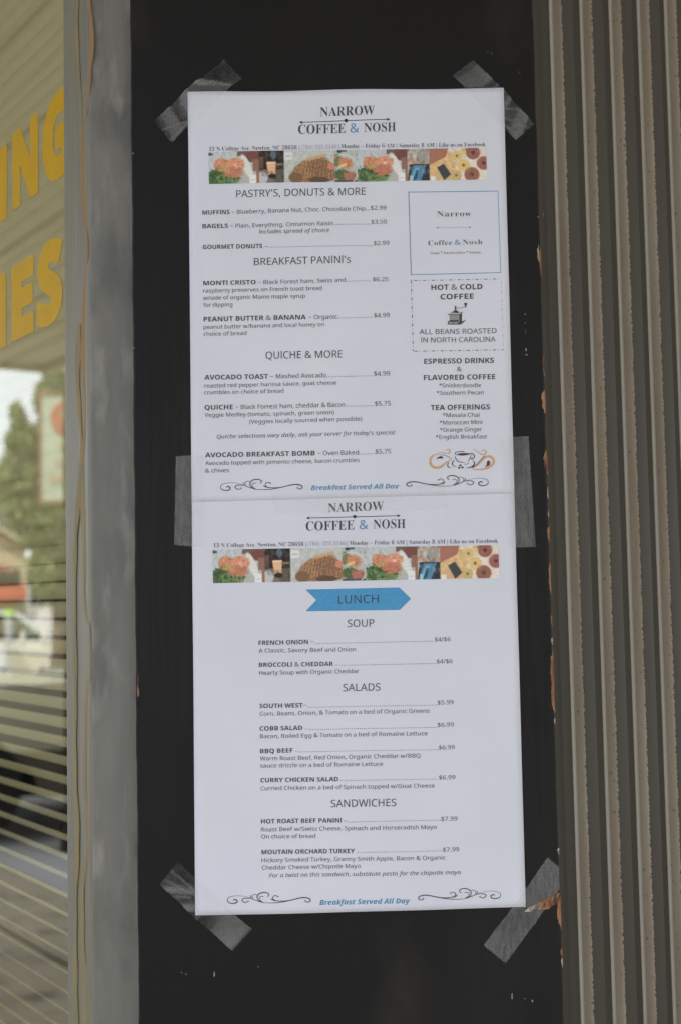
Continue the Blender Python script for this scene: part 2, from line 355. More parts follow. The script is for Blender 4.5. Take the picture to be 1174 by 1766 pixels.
# ------------------------------------------------------------------ corner board (black painted) with its chips
X0, X1 = -.1397, .1409
def jag(z, s, a): return a*(math.sin(z*s)+.6*math.sin(z*s*2.7+1)+.5*math.sin(z*s*6.3+2))
zs = np.linspace(-.02, 3.2, 650)
v = []; f = []
for z in zs:
    xl = X0+jag(z, 61, .00018); xr = X1-abs(jag(z, 47, .00022))
    for (x, y) in ((xl, .0200), (xl, .0012), (xl+.0012, 0), (xr-.0012, 0), (xr, .0012), (xr, .0200)): v.append((x, y, z))
for i in range(len(zs)-1):
    for j in range(5): a = i*6+j; f.append((a, a+1, a+7, a+6))
me = mesh_of('corner_board', v, f)
bo = link('corner_board', me, M['board'], origin=(0, .01, 0))
tag(bo, 'black painted board on the building corner with chipped orange edge', 'board')
def chip(pts, mat, name='chipped_patch', off=.0004):
    c = np.mean(pts, axis=0); P = []
    n = len(pts)
    for i in range(n):
        a, b = np.array(pts[i], float), np.array(pts[(i+1) % n], float)
        for k in range(4):
            p = a+(b-a)*k/4; p = p+(p-c)*rng.normal(0, .09)+rng.normal(0, .35, 2)*.5; P.append(board(*p, off))
    mb = MB(); cc = board(*c, off+.0004); P2 = P+[cc]
    mb.add(P2, [(i, (i+1) % len(P), len(P)) for i in range(len(P))]); return mb.build(name, mat, bo, fix=False)
def ex(y): return 918+.0306*y
def strip_chip(y0, y1, wl, mat, shift=0):
    ys = np.linspace(y0, y1, 7); prof = [0.15, .7, 1, .8, .9, .5, .1]
    pts = [(ex(y)-wl*p*rng.uniform(.75, 1.1)+shift, y) for y, p in zip(ys, prof)]+[(ex(y)+.4+shift, y) for y in ys[::-1]]
    return chip(pts, mat)
for (y0, y1, wl, mm) in ((428, 476, 5, 'wood'), (612, 650, 3, 'wood'), (672, 714, 9, 'wood'), (775, 818, 8, 'wood'), (840, 862, 2, 'white_chip'), (880, 893, 2, 'white_chip'),
                        (908, 934, 5, 'wood'), (972, 1022, 5, 'wood'), (1060, 1078, 3, 'wood'), (1100, 1112, 4, 'white_chip'), (1124, 1228, 9, 'wood'), (1238, 1250, 3, 'white_chip'),
                        (1462, 1474, 4, 'white_chip'), (1546, 1602, 10, 'wood'), (1636, 1650, 4, 'wood'), (1652, 1668, 3, 'white_chip')):
    strip_chip(y0, y1, wl*.78, M[mm])
for (y0, y1) in ((424, 452), (676, 690)):
    strip_chip(y0, y1, 3, M['white_chip'], -3.4)
chip([(908, 1569), (925, 1557), (945, 1549), (962, 1540), (963, 1556), (945, 1566), (925, 1570)], M['wood'])
chip([(903, 1572), (912, 1564), (922, 1562), (914, 1572)], M['white_chip'], off=.0006)
chip([(237.5, 1160), (241, 1166), (240, 1182), (241.5, 1200), (237, 1203)], M['wood'])
for (x, y, rx, ry) in ((904.5, 542, .9, 1.6), (905, 557, .7, 1), (905.4, 570, .7, .8), (905.6, 574, .8, .9), (906, 603, 1, 3), (906.8, 612, 2, 1.8), (230, 265, 1.6, 1.8), (231, 600, 1.4, 1.6), (882, 1718, 1.2, 6),
                     (917, 1726, 1.5, 2.5), (904, 1722, .8, .8), (314, 1677, 1.2, 1.4), (321, 1680, 1, 1.4), (446, 1667, 1, 1.2), (936, 370, 1, 1.2), (927, 374, .9, 1.6), (370, 1680, 1.2, 5)):
    pts = [(x+rx*math.cos(a), y+ry*math.sin(a)) for a in np.linspace(0, 2*PI, 6)[:-1]]
    chip(pts, M['white_chip'], 'paint_speck', .0003)
for (x, y) in ((840, 90), (847, 93), (895, 125)):   # old nail holes
    P = [board(x+3*math.cos(a)*rng.uniform(.6, 1.2), y+3*math.sin(a)*rng.uniform(.6, 1.2), .0003) for a in np.linspace(0, 2*PI, 9)[:-1]]
    MB().add(P, [tuple(range(8))]).build('nail_hole', M['tyre'], bo, fix=False)

# ------------------------------------------------------------------ corrugated wall to the right
P_ = .0308; r0 = .0255
prof = [(-.0015, -.006, 0), (.004, -.0058, 0)]          # (t, n, tint: dusty tan plus painted light)
H = .0102
for k in range(0, 95):
    s = r0+k*P_
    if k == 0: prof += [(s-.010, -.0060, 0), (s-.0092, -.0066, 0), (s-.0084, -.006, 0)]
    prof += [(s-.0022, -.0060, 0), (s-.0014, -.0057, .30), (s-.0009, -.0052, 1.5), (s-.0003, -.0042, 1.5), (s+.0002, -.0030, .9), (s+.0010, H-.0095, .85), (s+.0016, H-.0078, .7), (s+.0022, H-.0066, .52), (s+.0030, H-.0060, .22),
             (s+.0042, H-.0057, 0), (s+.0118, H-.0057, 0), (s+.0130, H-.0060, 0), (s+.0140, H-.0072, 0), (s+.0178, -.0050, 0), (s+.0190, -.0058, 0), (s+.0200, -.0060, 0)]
zz = np.concatenate([np.linspace(-.02, .9, 4), np.linspace(.95, 1.8, 60), np.linspace(1.9, 3.4, 5)])
v = []; f = []; du = []
for z in zz:
    for (t, n, d) in prof:
        wv = .0003*math.sin(z*3+t*9)
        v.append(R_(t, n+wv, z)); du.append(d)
npf = len(prof)
for i in range(len(zz)-1):
    for j in range(npf-1): a = i*npf+j; f.append((a, a+1, a+npf+1, a+npf))
me = mesh_of('corrugated_wall', v, f, smooth=True)
at = me.attributes.new('dust', 'FLOAT', 'POINT'); at.data.foreach_set('value', du)  # dusty tan plus painted light
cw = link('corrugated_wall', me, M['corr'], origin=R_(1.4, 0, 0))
tag(cw, 'grey-brown corrugated metal wall with dusty vertical ribs right of the board', 'metal wall')

# ------------------------------------------------------------------ shop window: mullion, bead, sealant, glass, lettering
win = empty('shop_window', L(.9, 0, ZB)); tag(win, 'shop window with yellow letters, reflecting trees, cars and a sign', 'window')
tend = tz(on_glass(122, 883))[0]
mull = [(-.1385, .0125), (-.1392, .0122), (-.1700, .0122), (AL[0]-.0006, .0130)]
def ext(name, pts, mat, z0=.40, z1=2.34, par=win, close=None):
    v = []; f = []
    n = len(pts)
    zq = np.linspace(z0, z1, 40)
    for z in zq:
        for p in pts: v.append((p[0], p[1], z))
    for i in range(len(zq)-1):
        for j in range(n-1): a = i*n+j; f.append((a, a+1, a+n+1, a+n))
    return link(name, mesh_of(name, v, f), mat, par)
ext('mullion', [(-.1385, .035)]+mull+[tuple(L(.001, -.004, 0)[:2]), tuple(L(.004, -.03, 0)[:2])], M['alu'])
bp = [(.0012, -.0020), (.002, -.0012), (.008, -.0010), (.0335, -.0050), (tend-.0075, -.0060), (tend-.0045, -.0066), (tend-.004, -.0088), (tend-.0012, -.0092), (tend, -.0100), (tend, -.020)]
ext('glazing_bead', [tuple(L(t, n, 0)[:2]) for t, n in bp], M['bead'])
ext('outer_jamb', [tuple(L(t, n, 0)[:2]) for t, n in ((T1-.06, -.02), (T1-.06, .002), (T1+.002, .002), (T1+.002, -.02))], M['alu'])
lbox(tend+.002, T1-.062, -.03, .002, ZT-.05, ZT+.03).build('head_rail', M['alu'], win)
lbox(tend+.002, T1-.062, -.03, .012, ZB-.02, ZB+.05).build('sill_rail', M['alu'], win)
gb = lbox(tend-.006, T1-.05, GN-.001, GN, ZB+.03, ZT-.03)
g4 = [L(tend-.004, GN, ZB+.03), L(T1-.055, GN, ZB+.03), L(T1-.055, GN, ZT-.03), L(tend-.004, GN, ZT-.03)]
link('pane', mesh_of('pane', g4, [(0, 1, 2, 3)]), M['glass'], win)
def catmull(pts, n=8):
    P = [np.array(p, float) for p in pts]; P = [2*P[0]-P[1]]+P+[2*P[-1]-P[-2]]; out = []
    for i in range(1, len(P)-2):
        for k in range(n):
            t = k/n; a, b, c, d = P[i-1], P[i], P[i+1], P[i+2]
            out.append(.5*((2*b)+(-a+c)*t+(2*a-5*b+4*c-d)*t*t+(-a+3*b-3*c+d)*t**3))
    out.append(P[-2]); return out
bt_ = [-.02]+[a for a, b in bp]; bn_ = [0.]+[b for a, b in bp]
def caulk(path, wpx, mat, lift):
    pts = catmull(path, 14); v = []; f = []
    for k, p in enumerate(pts):
        ww = wpx*(1+.22*math.sin(p[1]*.023)+.15*math.sin(p[1]*.071+2)+rng.normal(0, .04))*.5
        ww = max(ww, .6)
        for a, o in ((-1, -.0005), (-.85, -.0002), (0, .0001), (.85, -.0002), (1, -.0005)):
            tt = tz(hit(p[0]+a*ww, p[1], L(0, -.003, 0), nL))[0]
            nn = np.interp(tt, bt_[:-1], bn_[:-1])+.0004
            v.append(hit(p[0]+a*ww, p[1], L(0, nn+o+lift, 0), nL))
    for k in range(len(pts)-1):
        for j in range(4): a = k*5+j; f.append((a, a+1, a+6, a+5))
    return link('sealant_bead', mesh_of('sealant_bead', v, f, smooth=True), mat, win)
caulk([(153, -40), (153, 0), (158, 50), (155, 130), (150, 190), (143, 225), (143, 270), (148, 380), (150, 430), (147, 500)], 7, M['orange_caulk'], .0002)
caulk([(147, 500), (145, 560), (145, 640), (147, 690), (147, 740), (140, 800)], 8, M['amber_caulk'], .0002)
caulk([(140, 800), (134, 880), (130, 960), (130, 1200), (131, 1350), (134, 1450), (131, 1560), (131, 1700), (134, 1800)], 6.5, M['olive_caulk'], .0002)
caulk([(133, -40), (134, 0), (133, 60), (137, 130), (141, 200), (142, 260)], 5, M['olive_caulk'], .0002)
caulk([(137, 560), (134, 640), (137, 700), (141, 760), (143, 850), (146, 960), (146, 1030), (154, 1085), (155, 1150), (150, 1210), (148, 1260), (147, 1350), (152, 1430), (152, 1470), (144, 1530), (144, 1640), (147, 1700), (147, 1800)], 7, M['olive_caulk'], .0002)

# fonts -------------------------------------------------------------
def mathal(s, U, l, d=None):
    r = ''
    for c in s:
        if 'A' <= c <= 'Z': r += chr(U+ord(c)-65)
        elif 'a' <= c <= 'z': r += chr(l+ord(c)-97)
        elif d and '0' <= c <= '9': r += chr(d+ord(c)-48)
        else: r += c
    return r
def li(s): return s.replace('I', 'l')
STY = {'r': lambda s: mathal(li(s), 0x1D5A0, 0x1D5BA, 0x1D7E2), 'i': lambda s: mathal(li(s), 0x1D608, 0x1D622, 0x1D7E2),
       'b': lambda s: mathal(li(s), 0x1D5D4, 0x1D5EE, 0x1D7EC), 'bi': lambda s: mathal(li(s), 0x1D63C, 0x1D656, 0x1D7EC),
       's': lambda s: mathal(s, 0x1D400, 0x1D41A, 0x1D7CE)}
try: FONT = bpy.data.fonts.load(os.path.join(bpy.utils.system_resource('DATAFILES', path='fonts'), 'NotoSansMath-Regular.woff2'))   # Blender's own font; without it the built-in one falls back to it, only slower
except Exception: FONT = None
BATCH = {}
def batch_text(keys):
    """all lines of one style come out of one text object (the font is read once), then are cut apart by line"""
    groups = {}
    for k_ in keys: groups.setdefault(k_[1:], [])
    for k_ in keys:
        if k_[0] not in groups[k_[1:]]: groups[k_[1:]].append(k_[0])
    for (style, offset, spacing), strs in groups.items():
        me, a = raw_text('\n'.join(strs), style, offset, spacing, 3.)
        nv = len(a); polys = np.zeros(len(me.loops), int); me.loops.foreach_get('vertex_index', polys)
        ls = np.zeros(len(me.polygons), int); lt = np.zeros(len(me.polygons), int); me.polygons.foreach_get('loop_start', ls); me.polygons.foreach_get('loop_total', lt)
        row = np.round(-(a[:, 1]-.25)/3.).astype(int); prow = row[polys[ls]]
        for i, st in enumerate(strs):
            sel = np.where(prow == i)[0]; vi = np.where(row == i)[0]; mp_ = np.full(nv, -1); mp_[vi] = np.arange(len(vi))
            vs = a[vi].copy(); vs[:, 1] += 3.*i
            BATCH[(st, style, offset, spacing)] = (vs, [tuple(mp_[polys[ls[p]:ls[p]+lt[p]]]) for p in sel])
        bpy.data.meshes.remove(me)
def raw_text(s, style, offset=0., spacing=1., lines=1.):
    if (s, style, offset, spacing) in BATCH:
        vs, fs = BATCH[(s, style, offset, spacing)]
        me = bpy.data.meshes.new('lettering'); me.from_pydata(vs.tolist(), [], fs); me.update(); return me, vs.copy()
    c = bpy.data.curves.new('lettering', 'FONT'); c.body = STY[style](s.replace('–', '\u2212').replace('’', "'") if FONT and offset == 0 else s); c.resolution_u = 2
    if FONT and offset == 0: c.font = FONT
    c.offset = offset; c.space_character = spacing; c.space_line = lines
    o = bpy.data.objects.new('lettering', c)
    me = bpy.data.meshes.new_from_object(o)
    bpy.data.objects.remove(o); bpy.data.curves.remove(c); me.materials.clear()
    a = np.zeros(len(me.vertices)*3); me.vertices.foreach_get('co', a); return me, a.reshape(-1, 3)
CAPH = {}
def caph(style, offset=0.):
    if (style, offset) not in CAPH:
        me, a = raw_text('H', style, offset); CAPH[(style, offset)] = a[:, 1].max()-offset*1.; bpy.data.meshes.remove(me)
    return CAPH[(style, offset)]

# yellow vinyl letters on the outer face of the glass
def glass_letter(ch, xl, xr, y_top_l, y_bot_l, yref, offset=.045):
    """one letter on the glass between picture columns xl and xr; cap top / baseline given at column yref"""
    me, a = raw_text(ch, 'b', offset); c = caph('b')
    tl, tr = tz(on_glass(xl, 700, GN+.0004))[0], tz(on_glass(xr, 700, GN+.0004))[0]
    zt = on_glass(yref, y_top_l, GN+.0004)[2]; zb = on_glass(yref, y_bot_l, GN+.0004)[2]
    x0, x1 = a[:, 0].min(), a[:, 0].max(); y0, y1 = a[:, 1].min(), a[:, 1].max()
    out = [L(tl+(p[0]-x0)/(x1-x0)*(tr-tl), GN+.0004, zb+(p[1]-y0)/(y1-y0)*(zt-zb)) for p in a]
    me.vertices.foreach_set('co', np.array(out).ravel()); me.update()
    link('vinyl_letter', me, M['yellow'], win)
def glass_bar(xl, xr, yt, yb, yref):
    tl, tr = tz(on_glass(xl, 700, GN+.0004))[0], tz(on_glass(xr, 700, GN+.0004))[0]
    zt = on_glass(yref, yt, GN+.0004)[2]; zb = on_glass(yref, yb, GN+.0004)[2]
    link('vinyl_letter', mesh_of('vinyl_letter', [L(tl, GN+.0004, zb), L(tr, GN+.0004, zb), L(tr, GN+.0004, zt), L(tl, GN+.0004, zt)], [(0, 1, 2, 3)]), M['yellow'], win)
glass_bar(-9, 13, 249, 377, 10)
tl_, tr_ = [tz(on_glass(x_, 700, GN+.0004))[0] for x_ in (23, 67.5)]; zt_, zb_ = on_glass(22, 231, GN+.0004)[2], on_glass(22, 364, GN+.0004)[2]
NP = [(0, 0), (.30, 0), (.30, .52), (.69, 0), (1, 0), (1, 1), (.70, 1), (.70, .50), (.31, 1), (0, 1)]
me = mesh_of('vinyl_letter', [L(tl_+(tr_-tl_)*x_, GN+.0004, zb_+(zt_-zb_)*y_) for x_, y_ in NP], [(0, 1, 2, 9), (2, 8, 9), (2, 3, 7, 8), (3, 4, 7), (4, 5, 6, 7)])
link('vinyl_letter', me, M['yellow'], win)
glass_letter('G', 75.5, 128, 160.5, 312.5, 96)
glass_bar(-10, 11, 470, 598, 8)
glass_letter('E', 20.5, 59, 462, 590, 20.5)
glass_letter('S', 65, 109.5, 413, 560, 88)

# blinds behind the glass -------------------------------------------
bl = empty('window_blind', L(.9, -.13, ZB+.05)); tag(bl, 'cream slatted blind hanging tilted behind the shop window glass', 'blind')
PIT, SW, TAU, BN = .0181, .0256, rad(36.6), -.125
TA, TB = .080, T1-.07
sm = None; z = ZT-.10; first = None
def slat_mesh(z0):
    mb = []; v = []; f = []
    for t in (TA, TB):
        for k in range(5):
            u = k/4-.5; crown = .0042*(1-(2*u)**2)
            nn = -u*SW*math.cos(TAU)+crown*math.sin(TAU); z_ = -u*SW*math.sin(TAU)+crown*math.cos(TAU)
            v.append(L(t, BN+nn, z0+z_))
    for k in range(4): f.append((k, k+1, k+6, k+5))
    return mesh_of('slat', v, f, smooth=True)
i = 0
while z > ZB+.1:
    if first is None:
        first = link('slat', slat_mesh(z), M['slat'], bl); zf = z
    else:
        o = first.copy(); COL.objects.link(o); o.parent = bl; o.location.z = first.location.z+(z-zf)
    z -= PIT; i += 1
lbox(TA, TB, BN-.02, BN+.02, ZT-.085, ZT-.04).build('head_rail', M['slat'], bl)
for t in (.62, 1.1, 1.55):
    MB().tube(L(t, BN+.012, ZB+.1), L(t, BN+.012, ZT-.09), .0008, n=6).build('ladder_cord', M['slat'], bl)

# ------------------------------------------------------------------ what the window reflects (stands out in the lot to the left)
def base(px, d): p = Q(px, 1033, d); p[2] = 0; return p
def ppm(d): return F/d

# porch post
p = base(117, 7.05)
post = empty('porch_post', p); tag(post, 'dark wooden porch post reflected at right edge of window glass', 'post')
MB().box(p-ru*.02-rw*.06, ru*.12, rw*.12, UP*(PZ-.03)).build('shaft', M['post_paint'], post)
MB().box(p-ru*.04-rw*.08, ru*.16, rw*.16, UP*.12).build('plinth', M['post_paint'], post)

# hanging shop sign
d = 8.2; tl = Q(67, 676, d); bt = Q(67, 868, d)
hS = tl[2]-bt[2]; wS = .62
sg = empty('hanging_sign', base(67, d)+ru*.3); tag(sg, 'pale green sign in red-brown frame with orange ring, seen in the glass', 'sign')
o = np.array([bt[0], bt[1], bt[2]])
MB().box(o+ru*.018+UP*.018, ru*(wS-.036), rw*.03, UP*(hS-.036)).build('panel', M['sign_face'], sg)
fr = MB(); fr.box(o-rw*.008, ru*wS, rw*.045, UP*.018); fr.box(o-rw*.008+UP*(hS-.018), ru*wS, rw*.045, UP*.018)
fr.box(o-rw*.008+UP*.018, ru*.018, rw*.045, UP*(hS-.036)); fr.box(o-rw*.008+UP*.018+ru*(wS-.018), ru*.018, rw*.045, UP*(hS-.036)); fr.build('frame', M['sign_frame'], sg)
fc = -rw*.004
c = o+ru*((121-67)/ppm(d))+UP*((868-724)/ppm(d))
def disc(c, r, off, mat, name, squash=1.):
    P = [c-rw*off+ru*r*math.cos(a)+UP*r*squash*math.sin(a) for a in np.linspace(0, 2*PI, 29)[:-1]]
    mb = MB(); mb.prism(P, rw*.002); mb.build(name, mat, sg)
disc(c, 33.5/ppm(d), .006, M['sign_red'], 'ring')
disc(c+UP*9/ppm(d)+ru*1/ppm(d), 17/ppm(d), .010, M['sign_white'], 'ring_centre')
disc(c+UP*8/ppm(d)+ru*3/ppm(d), 6.5/ppm(d), .014, M['sign_letter'], 'ring_dot')
def sign_text(s, px, py, hpx, wpx, mat, out=True):
    me, a = raw_text(s, 'b'); q = Q(px, py, d-.012); k = hpx/ppm(d)/caph('b'); kx = (wpx/ppm(d))/(a[:, 0].max())
    # lettering reads the right way round to someone facing the sign, so it runs against the mirrored picture
    W_ = a[:, 0].max()
    me.vertices.foreach_set('co', np.array([q+ru*((W_-v_[0])*kx)+UP*v_[1]*k for v_ in a]).ravel()); me.update(); link('sign_lettering', me, mat, sg)
sign_text('HI', 105, 779, 13, 24, M['sign_letter']); sign_text('HOT', 94, 806, 14, 36, M['sign_letter']); sign_text('BURG', 84, 832, 14, 60, M['sign_letter']); sign_text('&', 116, 862, 16, 12, M['sign_letter'])
mb = MB(); mb.tube(o+ru*(wS+.06)-UP*o[2], o+ru*(wS+.06)+UP*(hS+.15), .035); mb.build('pole', M['post_paint'], sg)
mb = MB(); mb.tube(o+ru*.05+UP*(hS+.05)+rw*.015, o+ru*(wS+.06)+UP*(hS+.05)+rw*.015, .015)
mb.tube(o+ru*.1+UP*hS+rw*.015, o+ru*.1+UP*(hS+.05)+rw*.015, .006); mb.tube(o+ru*.5+UP*hS+rw*.015, o+ru*.5+UP*(hS+.05)+rw*.015, .006); mb.build('bracket', M['post_paint'], sg)

# trees
def leaf_mat(name, a, b):
    m = noisy(name, a, b, 1.5, rough=.6, lo=.3, hi=.7)
    return m
M['leaf'] = leaf_mat('leaf_green', (.11, .15, .04), (.20, .23, .08)); M['leaf2'] = leaf_mat('leaf_olive', (.09, .115, .04), (.14, .155, .06))
def tree(label, pos, clumps, n, size, trunk_h, mat, tr=.16):
    t = empty('tree', pos); tag(t, label, 'tree', 'trees beyond the parking lot')
    mb = MB(); pos = np.array(pos); top = pos+UP*trunk_h
    mb.tube(pos-UP*.05, pos+UP*trunk_h*.5+ru*.05, tr, tr*.75, 10); mb.tube(pos+UP*trunk_h*.5+ru*.05, top, tr*.75, tr*.5, 10)
    for (c, r) in clumps:
        mb.tube(top-UP*.1, np.array(c), tr*.35, tr*.08, 6)
    mb.build('trunk', M['bark'], t)
    V = np.zeros((n*4, 3)); k = 0
    vol = np.array([np.prod(r) for c, r in clumps]); vol = vol/vol.sum()
    which = rng.choice(len(clumps), n, p=vol)
    dirs = rng.normal(size=(n, 3)); dirs /= np.linalg.norm(dirs, axis=1)[:, None]
    rr = rng.uniform(.35, 1.08, n)**.6
    # sprays: leaves gather round random twigs
    for i in range(n):
        c, r = clumps[which[i]]
        p = np.array(c)+ru*dirs[i, 0]*r[0]*rr[i]+rw*dirs[i, 1]*r[1]*rr[i]+UP*dirs[i, 2]*r[2]*rr[i]
        s = size*rng.uniform(.6, 1.3); a = rng.normal(size=3); a /= np.linalg.norm(a); b = np.cross(a, rng.normal(size=3)); b /= np.linalg.norm(b)
        V[4*i:4*i+4] = [p-a*s, p+b*s*.45, p+a*s, p-b*s*.45]
    me = bpy.data.meshes.new('crown'); me.from_pydata(V.tolist(), [], [(4*i, 4*i+1, 4*i+2, 4*i+3) for i in range(n)]); me.update()
    link('crown', me, mat, t)
def cl(px, py, d, rx, rz, rd=.7): return (Q(px, py, d), (rx, rd, rz))
D1 = 17.
def m_(px, d=D1): return px/ppm(d)
tree('tree with loose light green crown beside the sign', base(100, D1), [
    cl(30, 720, D1, m_(13), m_(26)), cl(42, 760, D1, m_(24), m_(32)), cl(20, 770, D1, m_(12), m_(22)), cl(72, 690, D1, m_(12), m_(24)), cl(12, 822, D1, m_(20), m_(24)), cl(50, 830, D1, m_(40), m_(42)), cl(40, 880, D1, m_(34), m_(24)),
    cl(97, 670, D1, m_(22), m_(50)), cl(100, 780, D1, m_(44), m_(70)), cl(84, 900, D1, m_(50), m_(60)), cl(90, 985, D1, m_(40), m_(50)), cl(160, 800, D1, m_(60), m_(160)), cl(130, 940, D1, m_(60), m_(100))], 15000, .07, 1.9, M['leaf'])
D2 = 24.
tree('darker olive tree filling the gap behind the light one', base(130, D2), [
    cl(70, 900, D2, m_(75, D2), m_(75, D2)), cl(95, 1000, D2, m_(60, D2), m_(55, D2)), cl(150, 860, D2, m_(90, D2), m_(170, D2), 1.5), cl(30, 850, D2, m_(40, D2), m_(26, D2))], 13000, .10, 2.2, M['leaf2'])

# house with gable and red awning
dH = 21.; hb = empty('house', base(20, dH)); tag(hb, 'cream gabled house with red awning reflected at the left picture edge', 'house')
def hx(px): return (px-20)/ppm(dH)
def hz(py): return Q(20, py, dH)[2]
hb0 = base(20, dH)
def H_(px, py, w_=0.): p = hb0+ru*hx(px)+rw*w_; p = p.copy(); p[2] = hz(py); return p
g0 = base(20, dH)[2]
def Hp(px, z_, w_=0.): p = hb0+ru*hx(px)+rw*w_; p = p.copy(); p[2] = z_; return p
MB().prism([Hp(-260, 0), Hp(44, 0), Hp(44, hz(948)), H_(-110, 850), Hp(-260, hz(948))], rw*5).build('wall', M['cream_wall'], hb)
rf = MB(); rf.prism([H_(-110, 846, -.25), H_(50, 946, -.25), H_(50, 940, -.25), H_(-110, 839, -.25)], rw*5.5); rf.prism([H_(-110, 846, -.25), H_(-110, 839, -.25), H_(-270, 940, -.25), H_(-270, 946, -.25)], rw*5.5); rf.build('roof', M['cream_wall'], hb)
MB().prism([H_(-120, 940, -.5), H_(24, 982, -.9), H_(24, 990, -.9), H_(-120, 962, -.5)], rw*.5).build('porch_roof', M['red_roof'], hb)
MB().box(H_(-120, 1012, -.06), ru*(hx(34)-hx(-120)), rw*.05, UP*(hz(982)-hz(1012))).build('window_band', M['dark_glass'], hb)
MB().prism([H_(-120, 1034, -.8), H_(-120, 1014, -.8), H_(-120, 1010, -.02), H_(-120, 1014, -.02)], ru*(hx(45)-hx(-120))).build('awning', M['red_awning'], hb)
MB().box(H_(36, 1045, -.12), ru*.07, rw*.07, UP*(hz(978)-hz(1045))).build('porch_column', M['cream_wall'], hb)
MB().box(H_(10, 1062, -.3), ru*.07, rw*.05, UP*(hz(1034)-hz(1062))).build('sign_post', M['yellow_post'], hb)
# pale utility pole, with white blobs put in for bright sky gaps
p = base(50, 20.); q = empty('utility_pole', p); tag(q, 'pale metal utility pole beside the cream house', 'pole')
MB().tube(p-UP*.02, Q(50, 948, 20.), .032, .028).build('shaft', M['galv'], q)
mb = MB(); mb.ball(Q(51, 958, 20.), .06, .06, .09); mb.tube(Q(51, 985, 20.), Q(68, 996, 20.), .05, .03); mb.ball(Q(50, 988, 20.), .06, .06, .07); mb.build('sky_gap_blobs', M['white_paint'], q, smooth=True)  # white blobs added for the bright sky gaps between the trees
p = base(84, 20.5); q = empty('street_sign', p); tag(q, 'small teal street sign in front of the dark trees', 'sign')
mb = MB(); mb.tube(p, Q(84, 1014, 20.5), .018); mb.build('post', M['galv'], q)
mb = MB(); mb.box(Q(78, 1024, 20.5), ru*m_(13, 20.5), rw*.02, UP*m_(11, 20.5)); mb.build('plate', M['teal'], q)

# cars: profile across ru (length) and z, width along rw
def car(label, px, d, mat, Lc=4.3, seats=False, flip=1, wn=1.75, ht=1.45):
    p0 = base(px, d); t = empty('parked_car', p0); tag(t, label, 'car', 'cars parked in the lot')
    P = lambda x, z_, w_: p0+ru*x*flip+rw*w_+UP*z_
    body = [(0, .32), (0, .62), (.08, .78), (1.05, .92), (1.25, .95), (3.55, .96), (4.15, .92), (4.28, .72), (4.3, .34), (3.75, .28), (3.7, .50), (3.5, .66), (3.25, .66), (3.05, .50), (3.0, .26), (1.25, .26), (1.2, .50), (1.0, .66), (.75, .66), (.55, .50), (.5, .30)]
    sx, sz = Lc/4.3, ht/1.45
    mb = MB(); mb.prism([P(x*sx, z_*sz, .0) for x, z_ in body], rw*wn); b = mb.build('body', mat, t)
    roof = [(1.72, 1.36), (2.0, 1.43), (2.9, 1.44), (3.35, 1.38), (3.3, 1.34), (2.9, 1.39), (2.0, 1.38), (1.78, 1.31)]
    MB().prism([P(x*sx, z_*sz, .12) for x, z_ in roof], rw*(wn-.24)).build('roof', mat, t)
    pl = MB()
    for w_ in (.08, wn-.14):
        for (x0, x1, xt0, xt1) in ((1.15, 1.22, 1.72, 1.78), (2.35, 2.42, 2.38, 2.44), (3.72, 3.84, 3.26, 3.36)):
            pl.prism([P(x0*sx, .955*sz, w_), P(x1*sx, .955*sz, w_), P(xt1*sx, 1.345*sz, w_+.03), P(xt0*sx, 1.345*sz, w_+.03)], rw*.05)
    pl.build('pillar', mat, t)
    for w_ in (.06, wn-.10):
        MB().prism([P(1.26*sx, .96*sz, w_+.03), P(3.7*sx, .96*sz, w_+.03), P(3.28*sx, 1.34*sz, w_+.05), P(1.82*sx, 1.34*sz, w_+.05)], rw*.006).build('side_window', M['glass'], t)
    for x in (.875, 3.375):
        for w_ in (-.01, wn-.2):
            wh = MB(); wh.tube(P(x*sx, .31, w_), P(x*sx, .31, w_+.21), .31, n=24); wo = wh.build('wheel', M['tyre'], t)
            r2 = MB(); r2.tube(P(x*sx, .31, w_-.012 if w_ < .5 else w_+.205), P(x*sx, .31, w_ if w_ < .5 else w_+.222), .19, n=18); r2.build('rim', M['rim'], wo)
    MB().box(P(.01 if flip > 0 else .01, .66*sz, .1), ru*flip*(-.02), rw*.28, UP*.1).build('headlight', M['sign_white'], t)
    MB().box(P(.01, .66*sz, wn-.38), ru*flip*(-.02), rw*.28, UP*.1).build('headlight', M['sign_white'], t)
    if seats:
        for x, w_ in ((2.0, .35), (2.0, 1.05), (2.95, .35), (2.95, 1.05)):
            s_ = MB(); s_.prism([P(x-.1, .5, w_), P(x+.15, .5, w_), P(x+.28, 1.10, w_), P(x+.12, 1.12, w_)], rw*.45); so_ = s_.build('seat', M['cream_leather'], t)
            h_ = MB(); h_.ball(P(x+.22, 1.22, w_+.22), .05, .13, .10, (ru, rw, UP)); h_.build('headrest', M['cream_leather'], so_, smooth=True)
    return t
wc = car('white hatchback with red tail light parked beyond the open car', -421, 17.5, M['white_paint'], 4.2, flip=1, ht=1.25)
MB().prism([Q(52, 1092, 17.5)+rw*.1, Q(107, 1092, 17.5)+rw*.1, Q(100, 1048, 17.5)+rw*.2, Q(72, 1047, 17.5)+rw*.2], rw*1.4).build('rear_quarter', M['white_paint'], wc)
q0 = Q(97, 1084, 17.5)-rw*.03
MB().prism([q0, q0+ru*.05, q0+ru*.075+UP*.13, q0+ru*.03+UP*.13], rw*.3).build('tail_light', M['red_awning'], wc)
MB().prism([q0+ru*.03+UP*.132, q0+ru*.075+UP*.132, q0+ru*.075+UP*.30, q0+ru*.045+UP*.30], rw*.3).build('tail_light', M['orange_cone'], wc)
car('grey car parked at far left by the house', -60, 18.9, M['grey_paint'], 4.4, flip=-1, ht=1.2)
